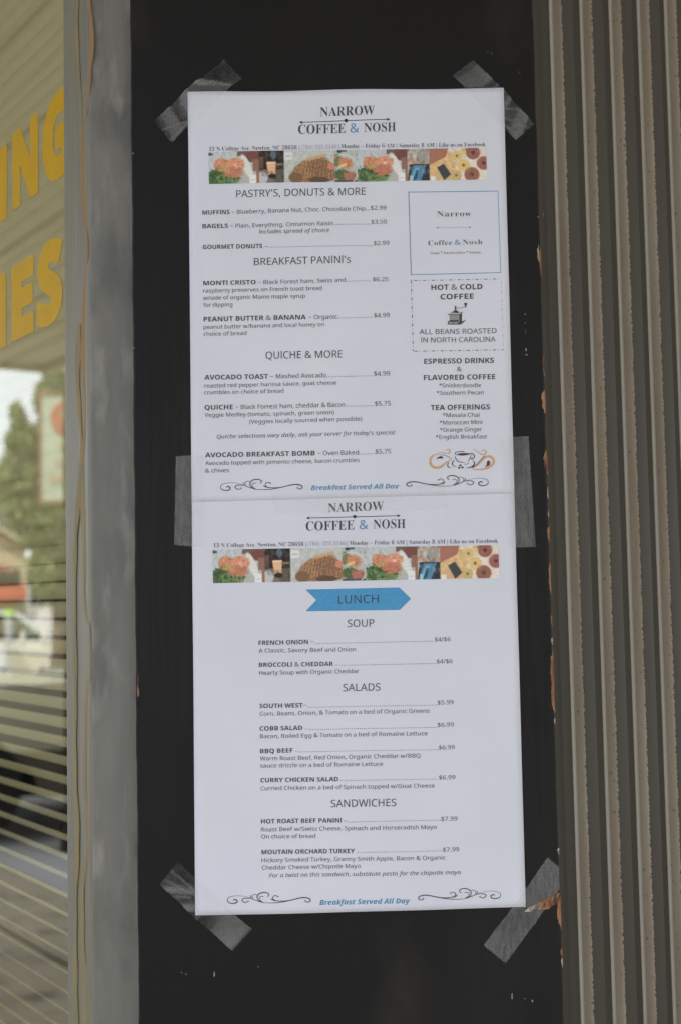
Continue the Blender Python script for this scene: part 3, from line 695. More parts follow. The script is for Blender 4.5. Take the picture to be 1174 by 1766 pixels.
# open-topped two-tone car close to the porch
d = 7.3; p0 = base(-345, d); t = empty('parked_car', p0); tag(t, 'open-topped beige car with cream seats and dark lower flank beside the porch', 'car', 'cars parked in the lot')
CP = lambda x, z_, w_: p0+ru*x+rw*w_+UP*z_
MB().prism([CP(x, z_, 0) for x, z_ in [(0, .50), (.05, .68), (.5, .80), (.9, .845), (1.1, .865), (1.6, .865), (3.6, .86), (3.95, .78), (4.0, .50)]], rw*1.65).build('body', M['beige_paint'], t)
MB().prism([CP(x, z_, .02) for x, z_ in [(.02, .30), (.02, .498), (3.98, .498), (3.98, .32), (3.5, .26), (3.45, .40), (3.3, .48), (2.9, .48), (2.75, .40), (2.7, .24), (1.25, .24), (1.2, .40), (1.05, .48), (.62, .48), (.5, .40), (.45, .27)]], rw*1.61).build('lower_flank', M['flank_brown'], t)
for x in (.84, 3.1):
    for w_ in (-.01, 1.45):
        mb = MB(); mb.tube(CP(x, .31, w_), CP(x, .31, w_+.2), .31, n=28); wo = mb.build('wheel', M['tyre'], t)
        mb = MB(); mb.tube(CP(x, .31, w_-.012), CP(x, .31, w_-.001), .18, n=20); mb.build('rim', M['rim'], wo)
MB().prism([CP(.78, .868, .1), CP(.83, .868, .1), CP(1.02, 1.22, .14), CP(.98, 1.22, .14)], rw*1.42).build('windscreen', M['glass'], t)
MB().box(CP(.1, .22, .23), ru*3.8, rw*1.18, UP*.27).build('underbody', M['post_paint'], t)
fr = MB(); fr.prism([CP(.775, .868, .06), CP(.835, .868, .06), CP(1.03, 1.24, .10), CP(.98, 1.24, .10)], rw*.035); fr.prism([CP(.775, .868, 1.53), CP(.835, .868, 1.53), CP(1.03, 1.24, 1.50), CP(.98, 1.24, 1.50)], rw*.035); fr.build('windscreen_frame', M['post_paint'], t)
def K_(px, py, w_=0.): return Q(px, py, 7.75)+rw*w_
for k, w_ in enumerate((0., .72)):
    so_ = MB().prism([K_(14, 1119, w_), K_(92, 1124, w_), K_(82, 1140, w_), K_(62, 1160, w_), K_(60, 1174, w_), K_(22, 1174, w_), K_(20, 1156, w_), K_(14, 1144, w_)], rw*.42).build('seat', M['cream_leather'], t)
    for px in (38, 77):
        mb = MB(); mb.ball(K_(px, 1106, w_+.2), .017, .05, .045, (ru, rw, UP)); mb.build('headrest', M['cream_leather'], so_, smooth=True)
p = Q(16, 1059, 16.5); q = empty('fire_hydrant', base(16, 16.5)); tag(q, 'small lime-capped hydrant post in front of the house', 'hydrant')
mb = MB(); mb.tube(base(16, 16.5), p, .05); mb.build('barrel', M['galv'], q)
mb = MB(); mb.ball(p, .065, .065, .05); mb.build('cap', M['lime'], q, smooth=True)

# ------------------------------------------------------------------ the menu: two sheets of paper
def edgeL(y): return 325+13*(y-162)/1415
def edgeR(y): return 867+38*(y-153)/1410
def ph(X, Z):                                # how far the paper stands off the board
    zt = 1.30+.3518; 
    h = .0010+.0006*math.sin(X*31+Z*9+1)+.0005*math.sin(Z*23-X*14)+.0003*math.sin(X*70+Z*50)
    h += .0035*math.exp(-((Z-1.08)/.05)**2)*(.5+.5*math.sin(X*22+1.5))+.0016*math.exp(-((Z-1.66)/.03)**2)*(.5+.5*math.sin(X*45))
    return max(h, .0004)
def onpaper(x, y, off=0.):
    p = board(x, y); p[1] = -(ph(p[0], p[2])+off); return p
def onpaper_arr(px, py, off):
    px, py = np.asarray(px, float), np.asarray(py, float)
    d_ = np.stack([(px-IW/2)/F, -(py-IH/2)/F, -np.ones_like(px)], -1) @ RN.T
    t_ = -CAM[1]/d_[:, 1]; P = CAM+d_*t_[:, None]; X, Z = P[:, 0], P[:, 2]
    h = .0010+.0006*np.sin(X*31+Z*9+1)+.0005*np.sin(Z*23-X*14)+.0003*np.sin(X*70+Z*50)+.0035*np.exp(-((Z-1.08)/.05)**2)*(.5+.5*np.sin(X*22+1.5))+.0016*np.exp(-((Z-1.66)/.03)**2)*(.5+.5*np.sin(X*45))
    P[:, 1] = -(np.maximum(h, .0004)+off); return P
def sheet(name, c4, extra, nx=46, ny=60):
    (a, b, c, dd) = [np.array(q_, float) for q_ in c4]; v = []; f = []
    for j in range(ny+1):
        for i in range(nx+1):
            u, w_ = i/nx, j/ny
            px = (a*(1-u)+b*u)*(1-w_)+(dd*(1-u)+c*u)*w_
            if j == 0: px[1] += .8*math.sin(u*9)*math.sin(u*PI)
            v.append(onpaper(px[0], px[1], extra))
    n0 = len(v)
    v += [p+np.array([0, .00018, 0]) for p in v]
    for j in range(ny):
        for i in range(nx):
            q_ = j*(nx+1)+i; f.append((q_, q_+nx+1, q_+nx+2, q_+1)); f.append((n0+q_, n0+q_+1, n0+q_+nx+2, n0+q_+nx+1))
    rim = [i for i in range(nx+1)]+[j*(nx+1)+nx for j in range(1, ny+1)]+[ny*(nx+1)+i for i in range(nx-1, -1, -1)]+[j*(nx+1) for j in range(ny-1, 0, -1)]
    for k in range(len(rim)): a_, b_ = rim[k], rim[(k+1) % len(rim)]; f.append((a_, b_, b_+n0, a_+n0))
    o = link(name, mesh_of(name, v, f, smooth=True), M['paper'], origin=tuple(onpaper(*(np.array(c4[0])*.5+np.array(c4[2])*.5))))
    return o
E1, E2 = .0006, .0002
pg1 = sheet('menu_sheet', [(325, 162), (867, 153), (edgeR(851), 851), (edgeL(866), 866)], E1)
tag(pg1, 'upper white breakfast menu sheet with coffee box, taped to the black board', 'menu', 'menu sheets taped to the board')
pg2 = sheet('menu_sheet', [(edgeL(854), 854), (edgeR(842), 842), (905, 1563), (338, 1577)], E2)
tag(pg2, 'lower white lunch menu sheet with blue arrow banner, taped below the other', 'menu', 'menu sheets taped to the board')
INK = .00022
REG = {'1': (300, 150, 1.9567), '2': (320, 310, 2.0964), '3': (320, 580, 2.0964), '4': (690, 320, 5.884), '5': (340, 740, 2.0241), '6': (330, 1060, 2.0596), '7': (330, 1320, 2.0596),
       'g': (730, 510, 10.673), 'c': (725, 765, 8.3857), 's': (370, 810, 6.906)}
def to_px(reg, x, y): a, b, s = REG[reg]; return a+x/s, b+y/s
def page_of(y): return (pg1, E1) if y < 852 else (pg2, E2)
QUEUE = []
def lettering(*a_, **k_): QUEUE.append((a_, k_))
def lettering_now(reg, s, style, x0, y0, x1, y1, h, mat='ink', name='item_text', offset=0., clip=False, spacing=1., lift=0.):
    ax, ay = to_px(reg, x0, y0); bx, by = to_px(reg, x1, y1); hp = h/REG[reg][2]
    par, e = page_of(ay)
    me, a = raw_text(s, style, offset, spacing)
    if not len(a): return
    if clip:
        bm = bmesh.new(); bm.from_mesh(me); bmesh.ops.bisect_plane(bm, geom=bm.verts[:]+bm.edges[:]+bm.faces[:], plane_co=(0, -.03, 0), plane_no=(0, -1, 0), clear_outer=True)
        bm.to_mesh(me); bm.free(); a = np.zeros(len(me.vertices)*3); me.vertices.foreach_get('co', a); a = a.reshape(-1, 3)
    mn, mx = a[:, 0].min(), a[:, 0].max(); k = hp/caph(style, offset)
    u = (a[:, 0]-mn)/max(mx-mn, 1e-6)
    out = onpaper_arr(ax+(bx-ax)*u, ay+(by-ay)*u-a[:, 1]*k, e+INK+lift)
    me.vertices.foreach_set('co', out.ravel()); me.update()
    return link(name, me, M[mat], par)
def dots(reg, x0, y0, x1, y1, mat='grey_ink'):
    ax, ay = to_px(reg, x0, y0); bx, by = to_px(reg, x1, y1); par, e = page_of(ay)
    n = int(round((bx-ax)/3.55)); mb = MB()
    for i in range(n+1):
        u = i/n; x, y = ax+(bx-ax)*u, ay+(by-ay)*u-.5
        mb.add([onpaper(x-.62, y-.6, e+INK), onpaper(x+.62, y-.6, e+INK), onpaper(x+.62, y+.6, e+INK), onpaper(x-.62, y+.6, e+INK)], [(3, 2, 1, 0)])
    mb.build('dot_leader', M[mat], par, fix=False)
def poly(reg, pts, mat, name, lift=0., page=None):
    P = [to_px(reg, *p) for p in pts]; par, e = page or page_of(P[0][1])
    mb = MB(); mb.add([onpaper(x, y, e+INK+lift) for x, y in P][::-1], [tuple(range(len(P)))])
    me = mesh_of(name, mb.v, mb.f); bm = bmesh.new(); bm.from_mesh(me); bmesh.ops.triangulate(bm, faces=bm.faces, ngon_method='EAR_CLIP')
    for _ in range(6):
        es = [e_ for e_ in bm.edges if e_.calc_length() > .004]
        if not es: break
        bmesh.ops.subdivide_edges(bm, edges=es, cuts=1); bmesh.ops.triangulate(bm, faces=bm.faces)
    for v_ in bm.verts: v_.co.y = -(ph(v_.co.x, v_.co.z)+e+INK+lift)
    bm.to_mesh(me); bm.free()
    return link(name, me, M[mat], par)
def stroke_mb(mb, P, w_, e, lift=0.):
    """P in picture px, w_ widths in px along it"""
    n = len(P); vs = []
    for i in range(n):
        a = np.array(P[max(i-1, 0)]); b = np.array(P[min(i+1, n-1)]); d_ = b-a; d_ = d_/(np.linalg.norm(d_)+1e-9); nn = np.array([-d_[1], d_[0]])
        ww = w_(i/(n-1))/2 if callable(w_) else w_/2
        for s_ in (1, -1): q_ = np.array(P[i])+nn*ww*s_; vs.append(onpaper(q_[0], q_[1], e+INK+lift))
    mb.add(vs, [(2*i, 2*i+1, 2*i+3, 2*i+2) for i in range(n-1)])
def strokes(reg, items, mat, name, tf=None, par=None, lift=0.):
    mb = MB(); pe = None
    for k, (pts, w_) in enumerate(items):
        pts = catmull(pts, 7) if len(pts) > 2 else [np.array(pts[0], float)*(1-q_)+np.array(pts[1], float)*q_ for q_ in np.linspace(0, 1, 25 if np.hypot(pts[1][0]-pts[0][0], pts[1][1]-pts[0][1]) > 150 else 3)]
        P = [tf(p) if tf else to_px(reg, *p) for p in pts]
        if pe is None: pe = par or page_of(P[0][1])
        s_ = REG[reg][2] if reg else 1
        f_ = (lambda t, w0=w_: (w0(t) if callable(w0) else w0)/s_)
        stroke_mb(mb, P, f_, pe[1], lift+k*.000004)
    mb.build(name, M[mat], pe[0], fix=False)

def header(reg, nar, line, cof, amp, nos, ad1, ad2, ad3):
    lettering(reg, 'NARROW', 's', *nar, name='logo_text', offset=-.006); 
    (x0, y0, x1, y1, xd, yd) = line; par = page_of(to_px(reg, x0, y0)[1])
    sc = REG[reg][2]
    strokes(reg, [([(x0+4, y0), (x1-4, y1)], 2.3)], 'navy_ink', 'logo_arrow')
    poly(reg, [(x0-1, y0), (x0+11, y0-5.5), (x0+8, y0), (x0+11, y0+5)], 'navy_ink', 'arrow_head'); poly(reg, [(x1+1, y1), (x1-11, y1-5.5), (x1-8, y1), (x1-11, y1+5.5)], 'navy_ink', 'arrow_head')
    poly(reg, [(xd+6*math.cos(a), yd+6*math.sin(a)) for a in np.linspace(0, 2*PI, 15)[:-1]], 'navy_ink', 'logo_dot', .00003)
    lettering(reg, 'COFFEE', 's', *cof, name='logo_text', offset=-.006); lettering(reg, '&', 'b', *amp, mat='blue_ink', name='logo_text'); lettering(reg, 'NOSH', 's', *nos, name='logo_text', offset=-.006)
    lettering(reg, '13 N College Ave. Newton, NC 28658 |', 's', *ad1, mat='grey_ink', name='address_text', offset=-.010)
    lettering(reg, '(704) 325-3146', 's', *ad2, mat='light_ink', name='address_text', offset=-.010)
    lettering(reg, '| Monday – Friday 6 AM | Saturday 8 AM | Like us on Facebook', 's', *ad3, mat='grey_ink', name='address_text', offset=-.010)
header('1', (493, 103, 676, 97, 30), (424, 123, 727, 112, 580, 117), (420, 162, 578, 158, 31), (594, 157, 624, 156, 30), (641, 155, 747, 152, 30),
       (120, 220, 424, 214, 13.5), (430, 214, 549, 210, 13.5), (555, 209, 1050, 202, 13.5))
header('5', (457, 291, 650, 284, 31), (382, 311, 707, 303, 549, 306), (380, 355, 548, 351, 32), (566, 350, 596, 349, 31), (614, 348, 725, 346, 31),
       (58, 413, 381, 408, 14), (386, 408, 517, 405, 14), (522, 405, 1048, 397, 14))
def item(reg, bold, b4, rest=None, r4=None, d4=None, price=None, p4=None, h=15.5):
    lettering(reg, bold, 'b', *b4, h, name='item_name')
    if rest: lettering(reg, rest, 'r', *r4, h-1, mat='grey_ink', offset=.0)
    if d4: dots(reg, *d4)
    if price: lettering(reg, price, 'r', *p4, h-.5, mat='grey_ink', name='price_text')
def line(reg, s, *q_, h=14.3, style='r'): lettering(reg, s, style, *q_, h, mat='grey_ink', offset=.0)
def head(reg, s, *q_, h=26): lettering(reg, s, 'r', *q_, h, mat='ink', name='heading_text')
head('2', 'PASTRY’S, DONUTS & MORE', 185, 67, 650, 56)
item('2', 'MUFFINS', (63, 129, 161, 126), '– Blueberry, Banana Nut, Choc. Chocolate Chip...', (168, 126, 665, 112), None, '$2.99', (668, 111, 724, 110))
item('2', 'BAGELS', (63, 178, 155, 176), '– Plain, Everything, Cinnamon Raisin', (163, 176, 533, 167), (538, 165, 666, 163), '$3.50', (670, 162, 726, 160))
line('2', 'Includes spread of choice', 266, 197, 520, 192, style='i')
item('2', 'GOURMET DONUTS', (64, 253, 279, 249), '–', (287, 251, 299, 250), (306, 247, 675, 241), '$2.99', (679, 239, 735, 237))
head('2', 'BREAKFAST PANINI’s', 249, 311, 596, 303)
item('2', 'MONTI CRISTO', (66, 383, 255, 380), '– Black Forest ham, Swiss and', (263, 380, 577, 372), (581, 371, 664, 369), '$6.25', (676, 370, 731, 369))
line('2', 'raspberry preserves on French toast bread', 66, 410, 493, 401)
line('2', 'w/side of organic Maine maple syrup', 66, 436, 433, 429)
line('2', 'for dipping', 66, 461, 171, 459)
item('2', 'PEANUT BUTTER & BANANA', (67, 514, 436, 507), '– Organic', (445, 507, 548, 505), (551, 504, 672, 501), '$4.99', (680, 502, 736, 500), h=17)
line('2', 'peanut butter w/banana and local honey on', 67, 541, 501, 532)
line('2', 'choice of bread', 67, 566, 222, 563)
head('3', 'QUICHE & MORE', 291, 84, 566, 79)
item('3', 'AVOCADO TOAST', (70, 158, 300, 155), '– Mashed Avocado', (308, 155, 508, 151), (512, 150, 672, 146), '$4.99', (680, 146, 737, 144), h=17)
line('3', 'roasted red pepper harissa sauce, goat cheese', 70, 187, 545, 177)
line('3', 'crumbles on choice of bread', 70, 211, 355, 206)
item('3', 'QUICHE', (71, 267, 173, 265), '– Black Forrest ham, cheddar & Bacon', (182, 265, 575, 257), (583, 256, 676, 254), '$5.75', (683, 254, 740, 252), h=17)
line('3', 'Veggie Medley (tomato, spinach, green onion)', 71, 293, 537, 284)
line('3', '(Veggies locally sourced when possible)', 232, 317, 637, 307)
line('3', 'Quiche selections vary daily, ask your server for today’s special', 115, 371, 756, 356, style='i')
item('3', 'AVOCADO BREAKFAST BOMB', (73, 439, 468, 432), '– Oven Baked', (478, 432, 625, 429), (628, 429, 682, 427), '$5.75', (685, 427, 741, 425), h=17)
line('3', 'Avocado topped with pimento cheese, bacon crumbles', 73, 467, 628, 456)
line('3', '& chives', 73, 494, 159, 492)
lettering('3', 'Breakfast Served All Day', 'bi', 454, 557, 770, 551, 17, 'blue_ink', 'closing_text', clip=True)
lettering('3', 'ESPRESSO DRINKS', 'b', 860, 102, 1112, 97, 18.5, name='drinks_text'); lettering('3', '&', 'b', 979, 128, 996, 128, 17, name='drinks_text')
lettering('3', 'FLAVORED COFFEE', 'b', 859, 161, 1117, 156, 18.5, name='drinks_text')
for s_, q_ in (('*Snickerdoodle', (914, 187, 1065, 185)), ('*Southern Pecan', (905, 214, 1075, 211)), ('*Masala Chai', (927, 294, 1060, 292)), ('*Moroccan Mint', (916, 321, 1072, 318)), ('*Orange Ginger', (917, 347, 1069, 344)), ('*English Breakfast', (902, 373, 1087, 370))):
    lettering('3', s_, 'r', *q_, 14.5, mat='grey_ink', name='drinks_text')
lettering('3', 'TEA OFFERINGS', 'b', 884, 269, 1098, 265, 18.5, name='drinks_text')
# blue box with the second logo
strokes('4', [([(82, 68), (108, 913)], 7), ([(82, 72), (985, 62)], 6), ([(985, 60), (1012, 892)], 4.5), ([(104, 909), (1014, 891)], 6)], 'blue_ink', 'blue_box')
lettering('4', 'Narrow', 's', 370, 322, 715, 317, 56, 'grey_ink', 'logo_text', -.012, spacing=1.12)
strokes('4', [([(365, 434), (708, 430)], 3)], 'faint_ink', 'thin_arrow'); poly('4', [(360, 434), (380, 425), (380, 443)], 'grey_ink', 'arrow_head'); poly('4', [(714, 430), (694, 421), (694, 439)], 'grey_ink', 'arrow_head')
lettering('4', 'Coffee', 's', 280, 612, 520, 609, 50, 'grey_ink', 'logo_text', -.012, spacing=1.1); lettering('4', '&', 'b', 547, 607, 607, 606, 50, 'blue_ink', 'logo_text'); lettering('4', 'Nosh', 's', 630, 606, 825, 603, 50, 'grey_ink', 'logo_text', -.012, spacing=1.1)
lettering('4', 'Soup', 's', 300, 700, 390, 699, 22, 'faint_ink', 'logo_text'); lettering('4', 'Sandwiches', 's', 437, 699, 650, 697, 22, 'faint_ink', 'logo_text'); lettering('4', 'Salads', 's', 695, 697, 810, 695, 22, 'faint_ink', 'logo_text')
lettering('4', '*', 'b', 404, 704, 422, 704, 34, 'blue_ink', 'logo_text'); lettering('4', '*', 'b', 664, 702, 682, 702, 34, 'blue_ink', 'logo_text')
# dash-dot box
def dashdot(p, q_, w_, mat, flip=False):
    p, q_ = np.array(p, float), np.array(q_, float); Ln = np.linalg.norm(q_-p); d_ = (q_-p)/Ln; s_ = 8.; it = []
    if flip: s_ = 0
    while s_ < Ln-5:
        it.append(([p+d_*s_, p+d_*min(s_+33, Ln)], w_)); 
        if s_+62 < Ln: it.append(([p+d_*(s_+55), p+d_*(s_+62)], w_))
        s_ += 88
    strokes('4', it, mat, 'dashed_box')
dashdot((130, 969), (1015, 955), 6.5, 'grey_ink'); dashdot((108, 965), (126, 1690), 7, 'ink', True); dashdot((1015, 975), (1040, 1660), 3.5, 'faint_ink'); dashdot((140, 1688), (1042, 1670), 7, 'ink', True)
lettering('4', 'HOT & COLD', 'b', 310, 1065, 827, 1058, 54, name='coffee_text'); lettering('4', 'COFFEE', 'b', 403, 1160, 738, 1155, 54, name='coffee_text')
lettering('4', 'ALL BEANS ROASTED', 'r', 190, 1516, 970, 1503, 51, 'ink', name='coffee_text'); lettering('4', 'IN NORTH CAROLINA', 'r', 208, 1600, 960, 1588, 51, 'ink', name='coffee_text')
# coffee grinder picture
poly('g', [(640, 500), (700, 470), (700, 482), (770, 448), (768, 458), (682, 537), (640, 540)], 'grey_ink', 'grinder_picture', -.00002)
poly('g', [(650, 350), (697, 318), (697, 480), (650, 528)], 'ink', 'grinder_picture', 0)
poly('g', [(470, 350), (650, 350), (650, 468), (470, 468)], 'faint_ink', 'grinder_picture', .00001); poly('g', [(470, 455), (640, 455), (640, 470), (470, 470)], 'ink', 'grinder_picture', .00002)
poly('g', [(438, 484), (470, 468), (640, 466), (640, 540), (438, 542)], 'grey_ink', 'grinder_picture', .00003); poly('g', [(455, 490), (625, 488), (625, 528), (455, 530)], 'faint_ink', 'grinder_picture', .00004)
poly('g', [(522, 502), (550, 502), (550, 520), (522, 520)], 'ink', 'grinder_picture', .00005)
poly('g', [(438, 356), (505, 308), (712, 303), (705, 318), (655, 360)], 'light_ink', 'grinder_picture', .00003); poly('g', [(440, 350), (655, 352), (714, 303), (712, 316), (656, 364), (440, 362)], 'grey_ink', 'grinder_picture', .00004)
poly('g', [(505, 316), (562, 280), (604, 280), (655, 316), (600, 326)], 'ink', 'grinder_picture', .00006); poly('g', [(567, 195), (592, 193), (594, 282), (566, 282)], 'grey_ink', 'grinder_picture', .00007)
strokes('g', [([(592, 232), (640, 238), (700, 228), (765, 212)], 9), ([(765, 222), (765, 172)], 26)], 'grey_ink', 'grinder_picture')
poly('g', [(733, 165), (738, 146), (765, 140), (794, 148), (797, 165), (780, 180), (750, 180)], 'ink', 'grinder_picture', .00005)
# coffee cup ornament
tp = lambda a_, b_: (lambda t: a_+(b_-a_)*math.sin(PI*t))
strokes('c', [([(465, 215), (420, 240), (350, 290), (290, 335), (225, 352), (160, 328), (135, 270), (148, 205), (200, 165), (280, 160)], tp(5, 38)),
              ([(220, 155), (290, 132), (350, 142), (400, 145), (418, 112), (395, 85), (366, 95), (372, 118)], tp(5, 15)),
              ([(735, 368), (800, 325), (860, 270), (910, 215), (960, 188), (1010, 195), (1048, 240), (1035, 300), (970, 350), (880, 376), (790, 378), (735, 365)], tp(8, 34)),
              ([(735, 82), (780, 95), (830, 130), (880, 160), (920, 158), (940, 125), (915, 94), (885, 100), (882, 122)], tp(5, 17)), ([(580, 62), (590, 75)], 6), ([(618, 60), (626, 76)], 6)], 'tan_ink', 'cup_ornament')
strokes('c', [([(290, 165), (350, 175), (430, 212)], 7), ([(920, 180), (860, 240), (800, 310), (740, 350)], 8), ([(625, 118), (540, 120), (492, 140), (510, 162), (600, 172), (690, 160)], 9), ([(490, 180), (505, 225), (545, 265), (630, 280)], tp(5, 12)),
              ([(722, 165), (712, 210), (680, 262)], tp(5, 11)), ([(700, 152), (742, 150), (770, 182), (755, 215), (718, 225)], 13), ([(485, 240), (456, 275), (462, 315), (508, 342)], tp(4, 13)),
              ([(402, 275), (384, 315), (400, 345), (432, 350)], tp(5, 14)), ([(738, 240), (770, 275), (758, 320), (700, 350), (650, 355)], tp(5, 17)), ([(630, 302), (665, 298), (692, 284)], 7)], 'navy_ink', 'cup_ornament', lift=.00003)
poly('c', [(620+88*math.cos(a), 154+15*math.sin(a)) for a in np.linspace(0, 2*PI, 19)[:-1]], 'brown_ink', 'cup_ornament', .00008)
poly('c', [(220, 238), (238, 205), (285, 183), (320, 196), (316, 220), (275, 216), (240, 222)], 'brown_ink', 'cup_ornament', .00006); poly('c', [(918, 337), (948, 312), (950, 262), (975, 243), (1000, 268), (992, 312), (950, 336)], 'brown_ink', 'cup_ornament', .00006)
for (x, y) in ((568, 318), (548, 352), (597, 348)): poly('c', [(x+18*math.cos(a), y+15*math.sin(a)) for a in np.linspace(0, 2*PI, 11)[:-1]], 'brown_ink', 'cup_ornament', .00006)
# scroll ornaments
SWL = [([(145, 212), (165, 202), (190, 215), (182, 240), (140, 250), (92, 238), (77, 205), (110, 172), (200, 158), (290, 168), (350, 188), (420, 215), (500, 238), (600, 240), (700, 232), (820, 208), (930, 182), (1000, 180), (1043, 198), (1043, 220), (1015, 232), (985, 220), (998, 206)], lambda t: 8+5*math.sin(t*9+.8)),
       ([(318, 222), (300, 236), (268, 232), (250, 212), (262, 194), (300, 186), (350, 190)], tp(7, 10)), ([(352, 153), (350, 172), (385, 200), (450, 225)], tp(8, 8)), ([(372, 185), (372, 155), (398, 139), (424, 146)], 6),
       ([(545, 162), (562, 152), (560, 132), (520, 118), (470, 124), (434, 148), (426, 185), (448, 215), (500, 236)], tp(5, 12)), ([(502, 166), (470, 163), (450, 182), (456, 206), (485, 228)], tp(7, 7)),
       ([(668, 166), (640, 153), (613, 168), (612, 195), (650, 214), (720, 218), (800, 212)], tp(7, 9)), ([(588, 193), (605, 204), (640, 214)], 11), ([(316, 218), (326, 226)], 16), ([(545, 158), (555, 164)], 14), ([(662, 162), (676, 168)], 14)]
def aff(x0, y0, x1, y1, scy):    # maps zoom (75..1050, y) so the big curl centre sits at (x0,y0) and the far end at (x1,y1)
    def f_(p):
        u = (p[0]-75)/975.
        return (x0+(x1-x0)*u, y0+(y1-y0)*u+(p[1]-205)*scy)
    return f_
k = 1/6.906
strokes('s', SWL, 'grey_ink', 'scroll_ornament', aff(381, 839.7, 522, 839.7, k)); strokes('s', SWL, 'grey_ink', 'scroll_ornament', aff(841, 831, 700, 835.5, k))
strokes('s', SWL, 'grey_ink', 'scroll_ornament', aff(393, 1549.5, 536, 1549.5, k), (pg2, E2)); strokes('s', SWL, 'grey_ink', 'scroll_ornament', aff(862, 1541.7, 720, 1546, k), (pg2, E2))
# second sheet
poly('5', [(381, 561), (704, 554), (743, 592), (705, 630), (381, 635), (418, 597)], 'banner_ink', 'arrow_banner', -.00006)
strokes('5', [([(381, 561), (704, 554), (743, 592), (705, 630), (381, 635), (418, 597), (381, 561)][i:i+2], 1.6) for i in range(6)], 'blue_ink', 'banner_outline')
lettering('5', 'LUNCH', 'r', 492, 609, 632, 606, 28, 'ink', 'heading_text', lift=.00005)
head('6', 'SOUP', 554, 44, 648, 42)
item('6', 'FRENCH ONION –', (240, 108, 435, 104), None, None, (442, 104, 853, 95), '$4/$6', (862, 96, 918, 94))
line('6', 'A Classic, Savory Beef and Onion', 240, 135, 583, 130)
item('6', 'BROCCOLI & CHEDDAR', (241, 186, 504, 182), '-', (512, 184, 518, 184), (527, 181, 865, 174), '$4/$6', (869, 174, 925, 172))
line('6', 'Hearty Soup with Organic Cheddar', 242, 214, 595, 207)
head('6', 'SALADS', 538, 272, 670, 269)
item('6', 'SOUTH WEST–', (243, 332, 409, 329), None, None, (415, 330, 868, 321), '$5.99', (872, 319, 928, 317))
line('6', 'Corn, Beans, Onion, & Tomato on a bed of Organic Greens', 244, 359, 843, 347)
item('6', 'COBB SALAD', (244, 412, 395, 409), '-', (404, 411, 410, 411), (417, 409, 868, 400), '$6.99', (872, 398, 929, 396))
line('6', 'Bacon, Boiled Egg & Tomato on a bed of Romaine Lettuce', 245, 439, 836, 427)
item('6', 'BBQ BEEF', (245, 492, 361, 489), '-', (370, 491, 376, 491), (380, 488, 873, 479), '$6.99', (876, 478, 932, 476))
line('6', 'Warm Roast Beef, Red Onion, Organic Cheddar w/BBQ', 245, 518, 811, 506)
line('6', 'sauce drizzle on a bed of Romaine Lettuce', 246, 543, 679, 536)
item('7', 'CURRY CHICKEN SALAD', (247, 60, 522, 55), '-', (530, 57, 536, 57), (545, 54, 868, 48), '$6.99', (877, 49, 934, 47))
line('7', 'Curried Chicken on a bed of Spinach topped w/Goat Cheese', 247, 88, 861, 77)
head('7', 'SANDWICHES', 496, 147, 726, 143)
item('7', 'HOT ROAST BEEF PANINI', (249, 205, 533, 201), '–', (541, 203, 552, 203), (556, 200, 881, 194), '$7.99', (885, 196, 942, 194))
line('7', 'Roast Beef w/Swiss Cheese, Spinach and Horseradish Mayo', 249, 233, 869, 224)
line('7', 'On choice of bread', 250, 258, 441, 256)
item('7', 'MOUTAIN ORCHARD TURKEY', (251, 313, 579, 309), '-', (588, 311, 594, 311), (603, 308, 889, 302), '$7.99', (891, 305, 948, 303))
line('7', 'Hickory Smoked Turkey, Granny Smith Apple, Bacon & Organic', 251, 341, 900, 332)
line('7', 'Cheddar Cheese w/Chipotle Mayo', 252, 367, 600, 361)
line('7', 'For a twist on this sandwich, substitute pesto for the chipotle mayo', 278, 394, 954, 384, style='i')
lettering('7', 'Breakfast Served All Day', 'bi', 456, 491, 774, 485, 17.5, 'blue_ink', 'closing_text')

batch_text([('H', st_, 0., 1.) for st_ in STY]+[(a_[1], a_[2], k_.get('offset', a_[10] if len(a_) > 10 else 0.), k_.get('spacing', 1.)) for a_, k_ in QUEUE])
for a_, k_ in QUEUE: lettering_now(*a_, **k_)
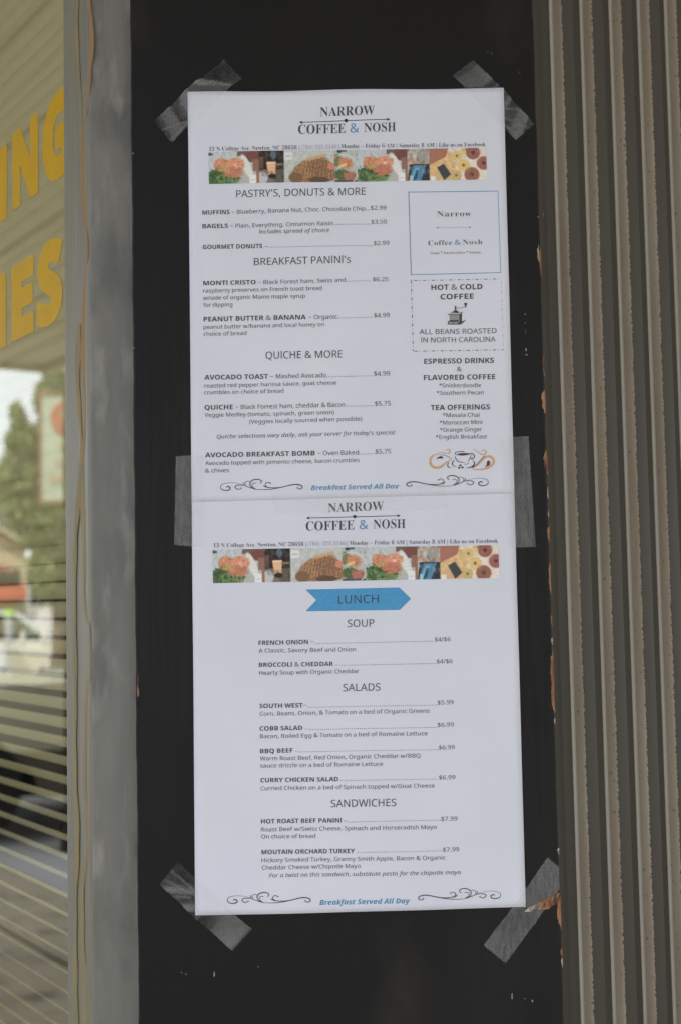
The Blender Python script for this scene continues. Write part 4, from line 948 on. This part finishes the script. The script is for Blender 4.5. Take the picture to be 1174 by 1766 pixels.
# printed strip of food photographs: colours painted per cell of a fine mesh, u 0..480, v 0..54
def S(r_, g_, b_): return np.array([r_, g_, b_])/255.
def paint(U, V):
    sh = U.shape; img = np.zeros(sh+(3,)); img[:] = S(190, 192, 190)
    rg = np.random.default_rng(3)
    def nzf(sc, seed):
        r_ = np.random.default_rng(seed); a = np.zeros(sh)
        for _ in range(14):
            th = r_.uniform(0, 2*PI); k_ = r_.uniform(.5, 1.6)/sc; a += np.sin((U*math.cos(th)+V*math.sin(th))*k_*2*PI+r_.uniform(0, 6))
        return a/5.3
    N1, N2, N3 = nzf(5, 1), nzf(2.2, 2), nzf(9, 3)
    def put(mask, col, amt=0., nse=N2):
        c = np.array(col)[None, None]*(1+amt*nse[..., None]); m_2 = np.clip(mask, 0, 1)[..., None]; img[:] = img*(1-m_2)+np.clip(c, 0, 1)*m_2
    D1_, D2_, D3_ = nzf(3.2, 11), nzf(1.6, 12), nzf(4.5, 13)
    def speck(mask, n, x0, x1, y0, y1, cols, rmin=.8, rmax=2.6, al=.75):
        for _ in range(n):
            cx, cy, r_, th = rg.uniform(x0, x1), rg.uniform(y0, y1), rg.uniform(rmin, rmax), rg.uniform(0, 3); put(mask*ell(cx, cy, r_*1.5, r_*.7, th, .8)*al, cols[rg.integers(len(cols))])
    def ell(cx, cy, rx, ry, th=0., soft=.18, wob=.0):
        x, y = U-cx, V-cy; c, s_ = math.cos(th), math.sin(th); q_ = np.sqrt(((x*c+y*s_)/rx)**2+((-x*s_+y*c)/ry)**2)+wob*N1; return np.clip((1-q_)/soft+.5, 0, 1)
    def rect(x0, x1, y0=-9, y1=99): return ((U >= x0) & (U < x1) & (V >= y0) & (V < y1))*1.
    def para(pts):
        m_2 = np.ones(sh)
        for i in range(len(pts)):
            (ax, ay), (bx, by) = pts[i], pts[(i+1) % len(pts)]; m_2 = m_2*(((bx-ax)*(V-ay)-(by-ay)*(U-ax)) > 0)
        return m_2
    def salad(x, clipm):
        bgm = rect(x, x+87)*clipm; put(bgm, S(176, 184, 190), .05, N3)
        put(bgm*ell(x+60, 40, 34, 18), S(170, 172, 168), .04); put(bgm*rect(x+50, x+90, -2, 8), S(108, 84, 70), .15)
        put(bgm*ell(x+76, 10, 13, 9), S(112, 60, 48), .2); put(bgm*rect(x+76, x+90, 14, 34), S(136, 92, 74), .12); put(bgm*rect(x+82, x+90, 34, 60), S(142, 96, 60), .1)
        put(bgm*ell(x+66, 26, 7, 22, -.4), S(205, 208, 208), .08, N2)
        put(bgm*ell(x+14, 44, 19, 13, .2, wob=.25), S(64, 96, 52), .38, N2); put(bgm*ell(x+36, 46, 18, 10, -.1, wob=.25), S(88, 126, 64), .35, N2)
        put(bgm*ell(x+22, 31, 12, 8, .4, wob=.2), S(74, 86, 40), .3)
        put(bgm*ell(x+23, 22, 13, 11, .1, wob=.16), S(192, 110, 58), .26, N2); put(bgm*ell(x+46, 22, 16, 11, -.15, wob=.14), S(204, 122, 78), .18, N2); put(bgm*ell(x+42, 35, 17, 10, -.05, wob=.16), S(180, 96, 58), .28, N2)
        put(bgm*ell(x+48, 23, 4, 2.5), S(230, 170, 150)); put(bgm*ell(x+24, 29, 10, 3, -.3, wob=.2), S(150, 150, 60), .2)
        G_ = [S(50, 78, 40), S(104, 146, 74), S(80, 112, 52), S(40, 58, 34), S(130, 160, 96)]; O_ = [S(214, 140, 70), S(150, 70, 38), S(226, 180, 96), S(176, 92, 50), S(110, 50, 28), S(206, 122, 84)]
        leafy = bgm*np.maximum(ell(x+14, 44, 20, 13, .2), ell(x+36, 47, 18, 9)); speck(leafy, 70, x, x+56, 32, 54, G_, .8, 2.4)
        fry = bgm*np.maximum(np.maximum(ell(x+23, 22, 13, 11), ell(x+46, 22, 16, 11)), ell(x+42, 35, 17, 10)); speck(fry, 110, x+10, x+62, 10, 45, O_, .6, 2.0, .6)
        speck(bgm*ell(x+23, 30, 11, 4), 16, x+13, x+34, 26, 34, [S(150, 160, 70), S(214, 180, 90), S(70, 84, 40)], .6, 1.5)
        put(bgm*rect(x+70, x+82, 40, 54), S(214, 216, 222)); put(bgm*rect(x+72, x+80, 48, 49), S(140, 140, 170))
    one = np.ones(sh)
    salad(0, one)
    put(ell(3, 4, 5, 2.2), S(60, 70, 90))
    m1 = rect(87, 130); put(m1, S(52, 46, 42), .4, N3); put(m1*rect(87, 95, 10, 30), S(96, 66, 48), .2); put(m1*ell(112, 7, 5, 7), S(70, 100, 120)); put(m1*rect(118, 128, 22, 25), S(120, 120, 90)); put(m1*rect(87, 130, 32, 60), S(118, 106, 96), .12)
    put(m1*ell(92, 46, 10, 10), S(180, 182, 186), .1); put(m1*ell(122, 44, 12, 12), S(92, 82, 68), .2); put(m1*para([(100, 20), (117, 20), (114.5, 42), (103, 42)]), S(214, 158, 106), .06); put(m1*rect(101, 116, 19, 22), S(228, 188, 140)); put(m1*ell(110, 43, 7, 4), S(44, 38, 36))
    m1 = rect(130, 217); put(m1, S(178, 184, 182), .04, N3); put(m1*rect(131, 145, 3, 16), S(206, 208, 212)); put(m1*rect(133, 142, 9, 10), S(140, 140, 150))
    sw = ell(176, 34, 36, 20, -.42, .1, .05); put(m1*sw, S(158, 112, 62), .2, N1); put(m1*ell(196, 34, 28, 18, .30, .1, .05), S(144, 100, 58), .2, N1)
    st = np.clip(np.sin((U*.95+V*.18)*1.25+D3_*.5)*.8+.1, 0, 1); both = np.maximum(sw, ell(196, 34, 28, 18, .3, .1)); put(m1*both*st*.55, S(96, 64, 36))
    speck(m1*both, 90, 140, 222, 12, 54, [S(196, 152, 90), S(112, 72, 40), S(170, 120, 66), S(84, 56, 34)], .6, 2.0, .45)
    put(m1*ell(150, 46, 12, 9), S(120, 84, 48), .2, D2_); put(m1*ell(186, 12, 20, 2.6, -.25), S(190, 146, 88), .1)
    put(m1*para([(162, 54), (168, 54), (186, 20), (182, 18)]), S(190, 160, 150), .15); put(m1*ell(212, 27, 7, 6), S(196, 100, 62), .1); put(m1*ell(190, 50, 18, 5), S(92, 68, 50), .2)
    m1 = rect(217, 257); put(m1, S(170, 176, 176), .05, N3); put(m1*ell(222, 17, 8, 10, .2, wob=.2), S(92, 118, 68), .25); put(m1*ell(236, 22, 13, 9, .3, wob=.2), S(186, 110, 58), .25); put(m1*ell(232, 26, 7, 3, -.3), S(214, 170, 90)); put(m1*ell(230, 42, 14, 10, wob=.2), S(76, 100, 52), .3)
    put(m1*ell(243, 44, 11, 8, wob=.2), S(164, 86, 62), .2); put(m1*rect(222, 238, 0, 3), S(70, 86, 100)); put(m1*ell(226, 2, 4, 3), S(50, 56, 80)); put(m1*rect(217, 257, 51, 60), S(70, 66, 90))
    ring = np.clip(1-np.abs(np.sqrt((U-232)**2+(V-34)**2)-26)/1.6, 0, 1); put(m1*ring, S(208, 208, 208))
    salad(257, rect(257, 343))
    m1 = rect(343, 381); put(m1, S(168, 160, 148), .12, N3); put(m1*rect(343, 381, -2, 6), S(178, 172, 160)); put(m1*para([(343, 16), (360, 22), (362, 27), (343, 21)]), S(176, 118, 82)); put(m1*para([(376, 0), (381, 0), (372, 26), (366, 24)]), S(150, 106, 72)); put(m1*ell(370, 10, 10, 10), S(150, 146, 138), .2)
    put(m1*para([(346, 26), (381, 26), (381, 60), (343, 60)]), S(44, 48, 66), .15); put(m1*para([(353, 28), (375, 28), (366, 54), (345, 54)]), S(36, 120, 160), .1, N3); put(m1*para([(356, 32), (364, 32), (357, 48), (350, 48)]), S(70, 160, 190)); put(m1*para([(358, 36), (362, 36), (359, 50), (352, 54)]), S(28, 70, 96)); put(m1*rect(347, 352, 45, 54), S(150, 190, 200))
    m1 = rect(381, 490); put(m1, S(206, 196, 180), .05, N3); put(m1*ell(400, 30, 27, 30, .2), S(206, 166, 96), .08, N3); put(m1*para([(381, 0), (414, 0), (410, 14), (381, 28)]), S(158, 92, 66), .14, N2); put(m1*ell(408, 44, 22, 10), S(196, 160, 100), .14)
    put(m1*rect(433, 480, 16, 60)*.5, S(222, 214, 204))
    for (x, y, r_, c) in ((429, 13, 9, S(202, 172, 88)), (440, 29, 11, S(208, 174, 84)), (427, 46, 9, S(190, 160, 80)), (446, 3, 10, S(206, 176, 92)), (457, 8, 12, S(140, 74, 60)), (454, 45, 13, S(140, 80, 62)), (475, 26, 12, S(146, 76, 62))):
        put(m1*ell(x, y, r_, r_*.95), c, .14, N2); put(m1*ell(x, y, r_*.25, r_*.25), c*.6)
    put(m1*para([(394, 32), (406, 26), (418, 44), (406, 54)]), S(62, 66, 74), .06); put(m1*rect(383, 391, 47, 56), S(214, 214, 210))
    speck(rect(217, 257), 40, 217, 257, 8, 52, [S(96, 128, 66), S(190, 116, 62), S(150, 70, 46), S(60, 76, 40), S(214, 180, 110)], .6, 1.8, .6)
    speck(rect(87, 130), 30, 87, 130, 0, 54, [S(120, 104, 90), S(40, 34, 32), S(84, 66, 54), S(150, 146, 144)], .8, 3, .35)
    speck(rect(343, 381), 30, 343, 381, 0, 54, [S(190, 180, 166), S(96, 84, 78), S(60, 60, 72), S(214, 210, 204)], .8, 3, .3)
    speck(rect(420, 480), 70, 420, 480, 0, 54, [S(214, 176, 92), S(170, 104, 66), S(120, 60, 46), S(226, 206, 160)], .5, 1.6, .35)
    img *= (1+.07*D1_+.05*D2_)[..., None]; img += .012*D3_[..., None]*np.array([1, 0, -1])
    return np.clip(img, 0, 1)
def photo_mat():
    m = new_mat('printed_photo', (1, 1, 1), .6, spec=.25); N = m.node_tree.nodes; a = N.new('ShaderNodeAttribute'); a.attribute_name = 'print'
    h = N.new('ShaderNodeHueSaturation'); h.inputs['Saturation'].default_value = .80; h.inputs['Value'].default_value = 1.25
    m.node_tree.links.new(a.outputs['Color'], h.inputs['Color']); m.node_tree.links.new(h.outputs[0], N['Principled BSDF'].inputs['Base Color']); return m
M['photo'] = photo_mat()
def photo_strip(c4, par, e):
    nx, ny = 400, 46; (a, b, c, d_) = [np.array(q_, float) for q_ in c4]
    uu, vv = np.meshgrid((np.arange(nx*2)+.5)/(nx*2)*480, (np.arange(ny*2)+.5)/(ny*2)*54)
    img = paint(uu, vv)
    for _ in range(2):
        pd = np.pad(img, ((1, 1), (1, 1), (0, 0)), 'edge'); img = (pd[1:-1, 1:-1]*2+pd[:-2, 1:-1]+pd[2:, 1:-1]+pd[1:-1, :-2]+pd[1:-1, 2:])/6
    img = img.reshape(ny, 2, nx, 2, 3).mean((1, 3)); lin = np.where(img < .04045, img/12.92, ((img+.055)/1.055)**2.4)
    v = []; f = []
    gu, gw = np.meshgrid(np.arange(nx+1)/nx, np.arange(ny+1)/ny); gu = gu.ravel()[:, None]; gw = gw.ravel()[:, None]
    p = (a*(1-gu)+b*gu)*(1-gw)+(d_*(1-gu)+c*gu)*gw; v = onpaper_arr(p[:, 0], p[:, 1], e+INK)
    for j in range(ny):
        for i in range(nx): q_ = j*(nx+1)+i; f.append((q_, q_+nx+1, q_+nx+2, q_+1))
    me = mesh_of('food_photo_strip', v, f); at = me.attributes.new('print', 'FLOAT_COLOR', 'CORNER')
    col = np.concatenate([np.repeat(lin.reshape(-1, 3), 4, axis=0), np.ones((nx*ny*4, 1))], axis=1); at.data.foreach_set('color', col.ravel())
    o = link('food_photo_strip', me, M['photo'], par); o['label'] = 'printed row of food and drink photographs'
def zp(reg, pts): return [to_px(reg, *p) for p in pts]
photo_strip(zp('1', [(118, 223), (1051, 207), (1054, 314), (120, 330)]), pg1, E1)
photo_strip(zp('5', [(55, 421), (1050, 405), (1052, 520), (57, 538)]), pg2, E2)

# ------------------------------------------------------------------ tape
def tape(c4, label, mat='tape', ridges=(), clip=None, nx=90, ny=24, seed=1, name='tape_strip', bands=()):
    r_ = np.random.default_rng(seed); (a, b, c, d_) = [np.array(q_, float) for q_ in c4]; v = []; f = []; fog = []
    for j in range(ny+1):
        for i in range(nx+1):
            u, w_ = i/nx, j/ny
            if i in (0, nx): uj = u+(.006 if j % 2 else -.006)*(1 if 0 < j < ny else 0)
            else: uj = u
            p = (a*(1-uj)+b*uj)*(1-w_)+(d_*(1-uj)+c*uj)*w_
            if clip: p[0] = min(p[0], clip(p[1]))
            P = board(*p); x, y = p
            inside = (edgeL(y)-2 < x < edgeR(y)+2) and (152 < y < 1576)
            # tape bridges from the board up to the paper
            dx = max(edgeL(y)-x, x-edgeR(y), 153-y, y-1576, 0)
            lift_ = (ph(P[0], P[2])+E1+.00045)*max(0, 1-dx/26.)**.8+.00035
            h = 0
            for (cu, cv, ang, wd, amp, ln) in ridges:
                uu_, vv_ = (u-cu), (w_-cv)*.45; s_ = uu_*math.cos(ang)+vv_*math.sin(ang); n_ = -uu_*math.sin(ang)+vv_*math.cos(ang)
                h += .8*amp*math.exp(-(n_/wd)**2)*(1/(1+math.exp(-s_*40)))*math.exp(-(max(s_, 0)/ln)**2)
            bf = 0.
            for (u0, u1, sl_, fv) in bands:
                uc = u+(w_-.5)*sl_; g_ = 1/(1+math.exp(-(uc-u0)*90))*(1/(1+math.exp((uc-u1)*90))); bf += g_*fv*(.55+.45*(uc-u0)/(u1-u0)); h += g_*max(0., (uc-u0)/(u1-u0))*.0016
            fog.append((bf*(0 if inside and dx <= 0 else 1))+(min(h*34, .13)-(.05 if (ridges and h < .0004) else 0))*(0 if inside and dx <= 0 else 1)+.02*math.sin(u*7+seed)*math.sin(w_*3+seed*2))
            P[1] = -(max(lift_, .0003)+h*(0 if inside and dx <= 0 else 1)+ (h*.15 if inside else 0)); v.append(P)
    for j in range(ny):
        for i in range(nx): q_ = j*(nx+1)+i; f.append((q_, q_+nx+1, q_+nx+2, q_+1))
    cen = np.mean([board(*q_) for q_ in c4], axis=0)
    me = mesh_of(name, v, f, smooth=True); at = me.attributes.new('fog', 'FLOAT', 'POINT'); at.data.foreach_set('value', fog)
    o = link(name, me, M[mat], origin=tuple(cen)); tag(o, label, 'tape', 'tape strips holding the menu'); return o
tape([(266, 209), (386, 103), (418, 137), (297, 247)], 'wrinkled clear tape across the top left paper corner', ridges=[(.30, .9, PI*1.0, .018, .0022, .4), (.30, .9, PI*.86, .014, .0018, .4), (.30, .9, PI*1.2, .016, .002, .4), (.78, .95, -PI*.62, .02, .0022, .5), (.78, .95, -PI*.8, .016, .002, .5)], seed=2, bands=[(.30, .43, .10, .09), (.64, .77, -.22, .11), (.02, .2, .05, .03)])
tape([(779, 131), (815, 104), (921, 214), (887, 244)][1:]+[(779, 131)], 'wrinkled clear tape across the top right paper corner', ridges=[(.55, .95, -PI*.35, .016, .002, .4), (.58, .95, -PI*.2, .014, .002, .5), (.62, .98, -PI*.08, .014, .002, .5), (.62, 1.0, .02, .02, .0016, .5), (.40, .8, -PI*.5, .02, .002, .5), (.35, .8, -PI*.6, .014, .0016, .5)], seed=3, bands=[(.0, .30, 0, .03), (.36, .43, .18, .07), (.60, .66, -.1, .06), (.78, .97, -.15, .06)])
tape([(308, 1486), (436, 1601), (401, 1639), (276, 1525)], 'wrinkled clear tape across the bottom left paper corner', ridges=[(.30, .3, PI*.95, .016, .0024, .3), (.30, .45, PI*.85, .02, .0024, .25), (.32, .6, PI*.7, .016, .002, .3), (.5, .8, PI*.45, .02, .0016, .3)], seed=4, bands=[(.18, .30, .35, .05), (.40, .52, .25, .08), (.60, .98, 0, .045)])
tape([(833, 1630), (943, 1479), (981, 1510), (871, 1661)], 'flat clear tape across the bottom right paper corner over bare wood', mat='matte_tape', clip=lambda y: ex(y)-1.0, seed=5)
tape([(304, 787), (352, 785), (352, 944), (301, 940)], 'matte tape strip across the left paper edge at the seam', mat='matte_tape', seed=6, nx=24, ny=50)
tape([(860, 756), (910, 752), (923, 943), (875, 945)], 'matte tape strip across the right paper edge at the seam', mat='matte_tape', seed=7, nx=24, ny=50)
tape([(470, 842), (770, 836), (770, 879), (470, 885)], 'clear tape strip joining the two menu sheets above the logo', seed=8)
print('time', time.time()-T0_)
for o in bpy.data.objects:
    if '_w' in o: del o['_w']
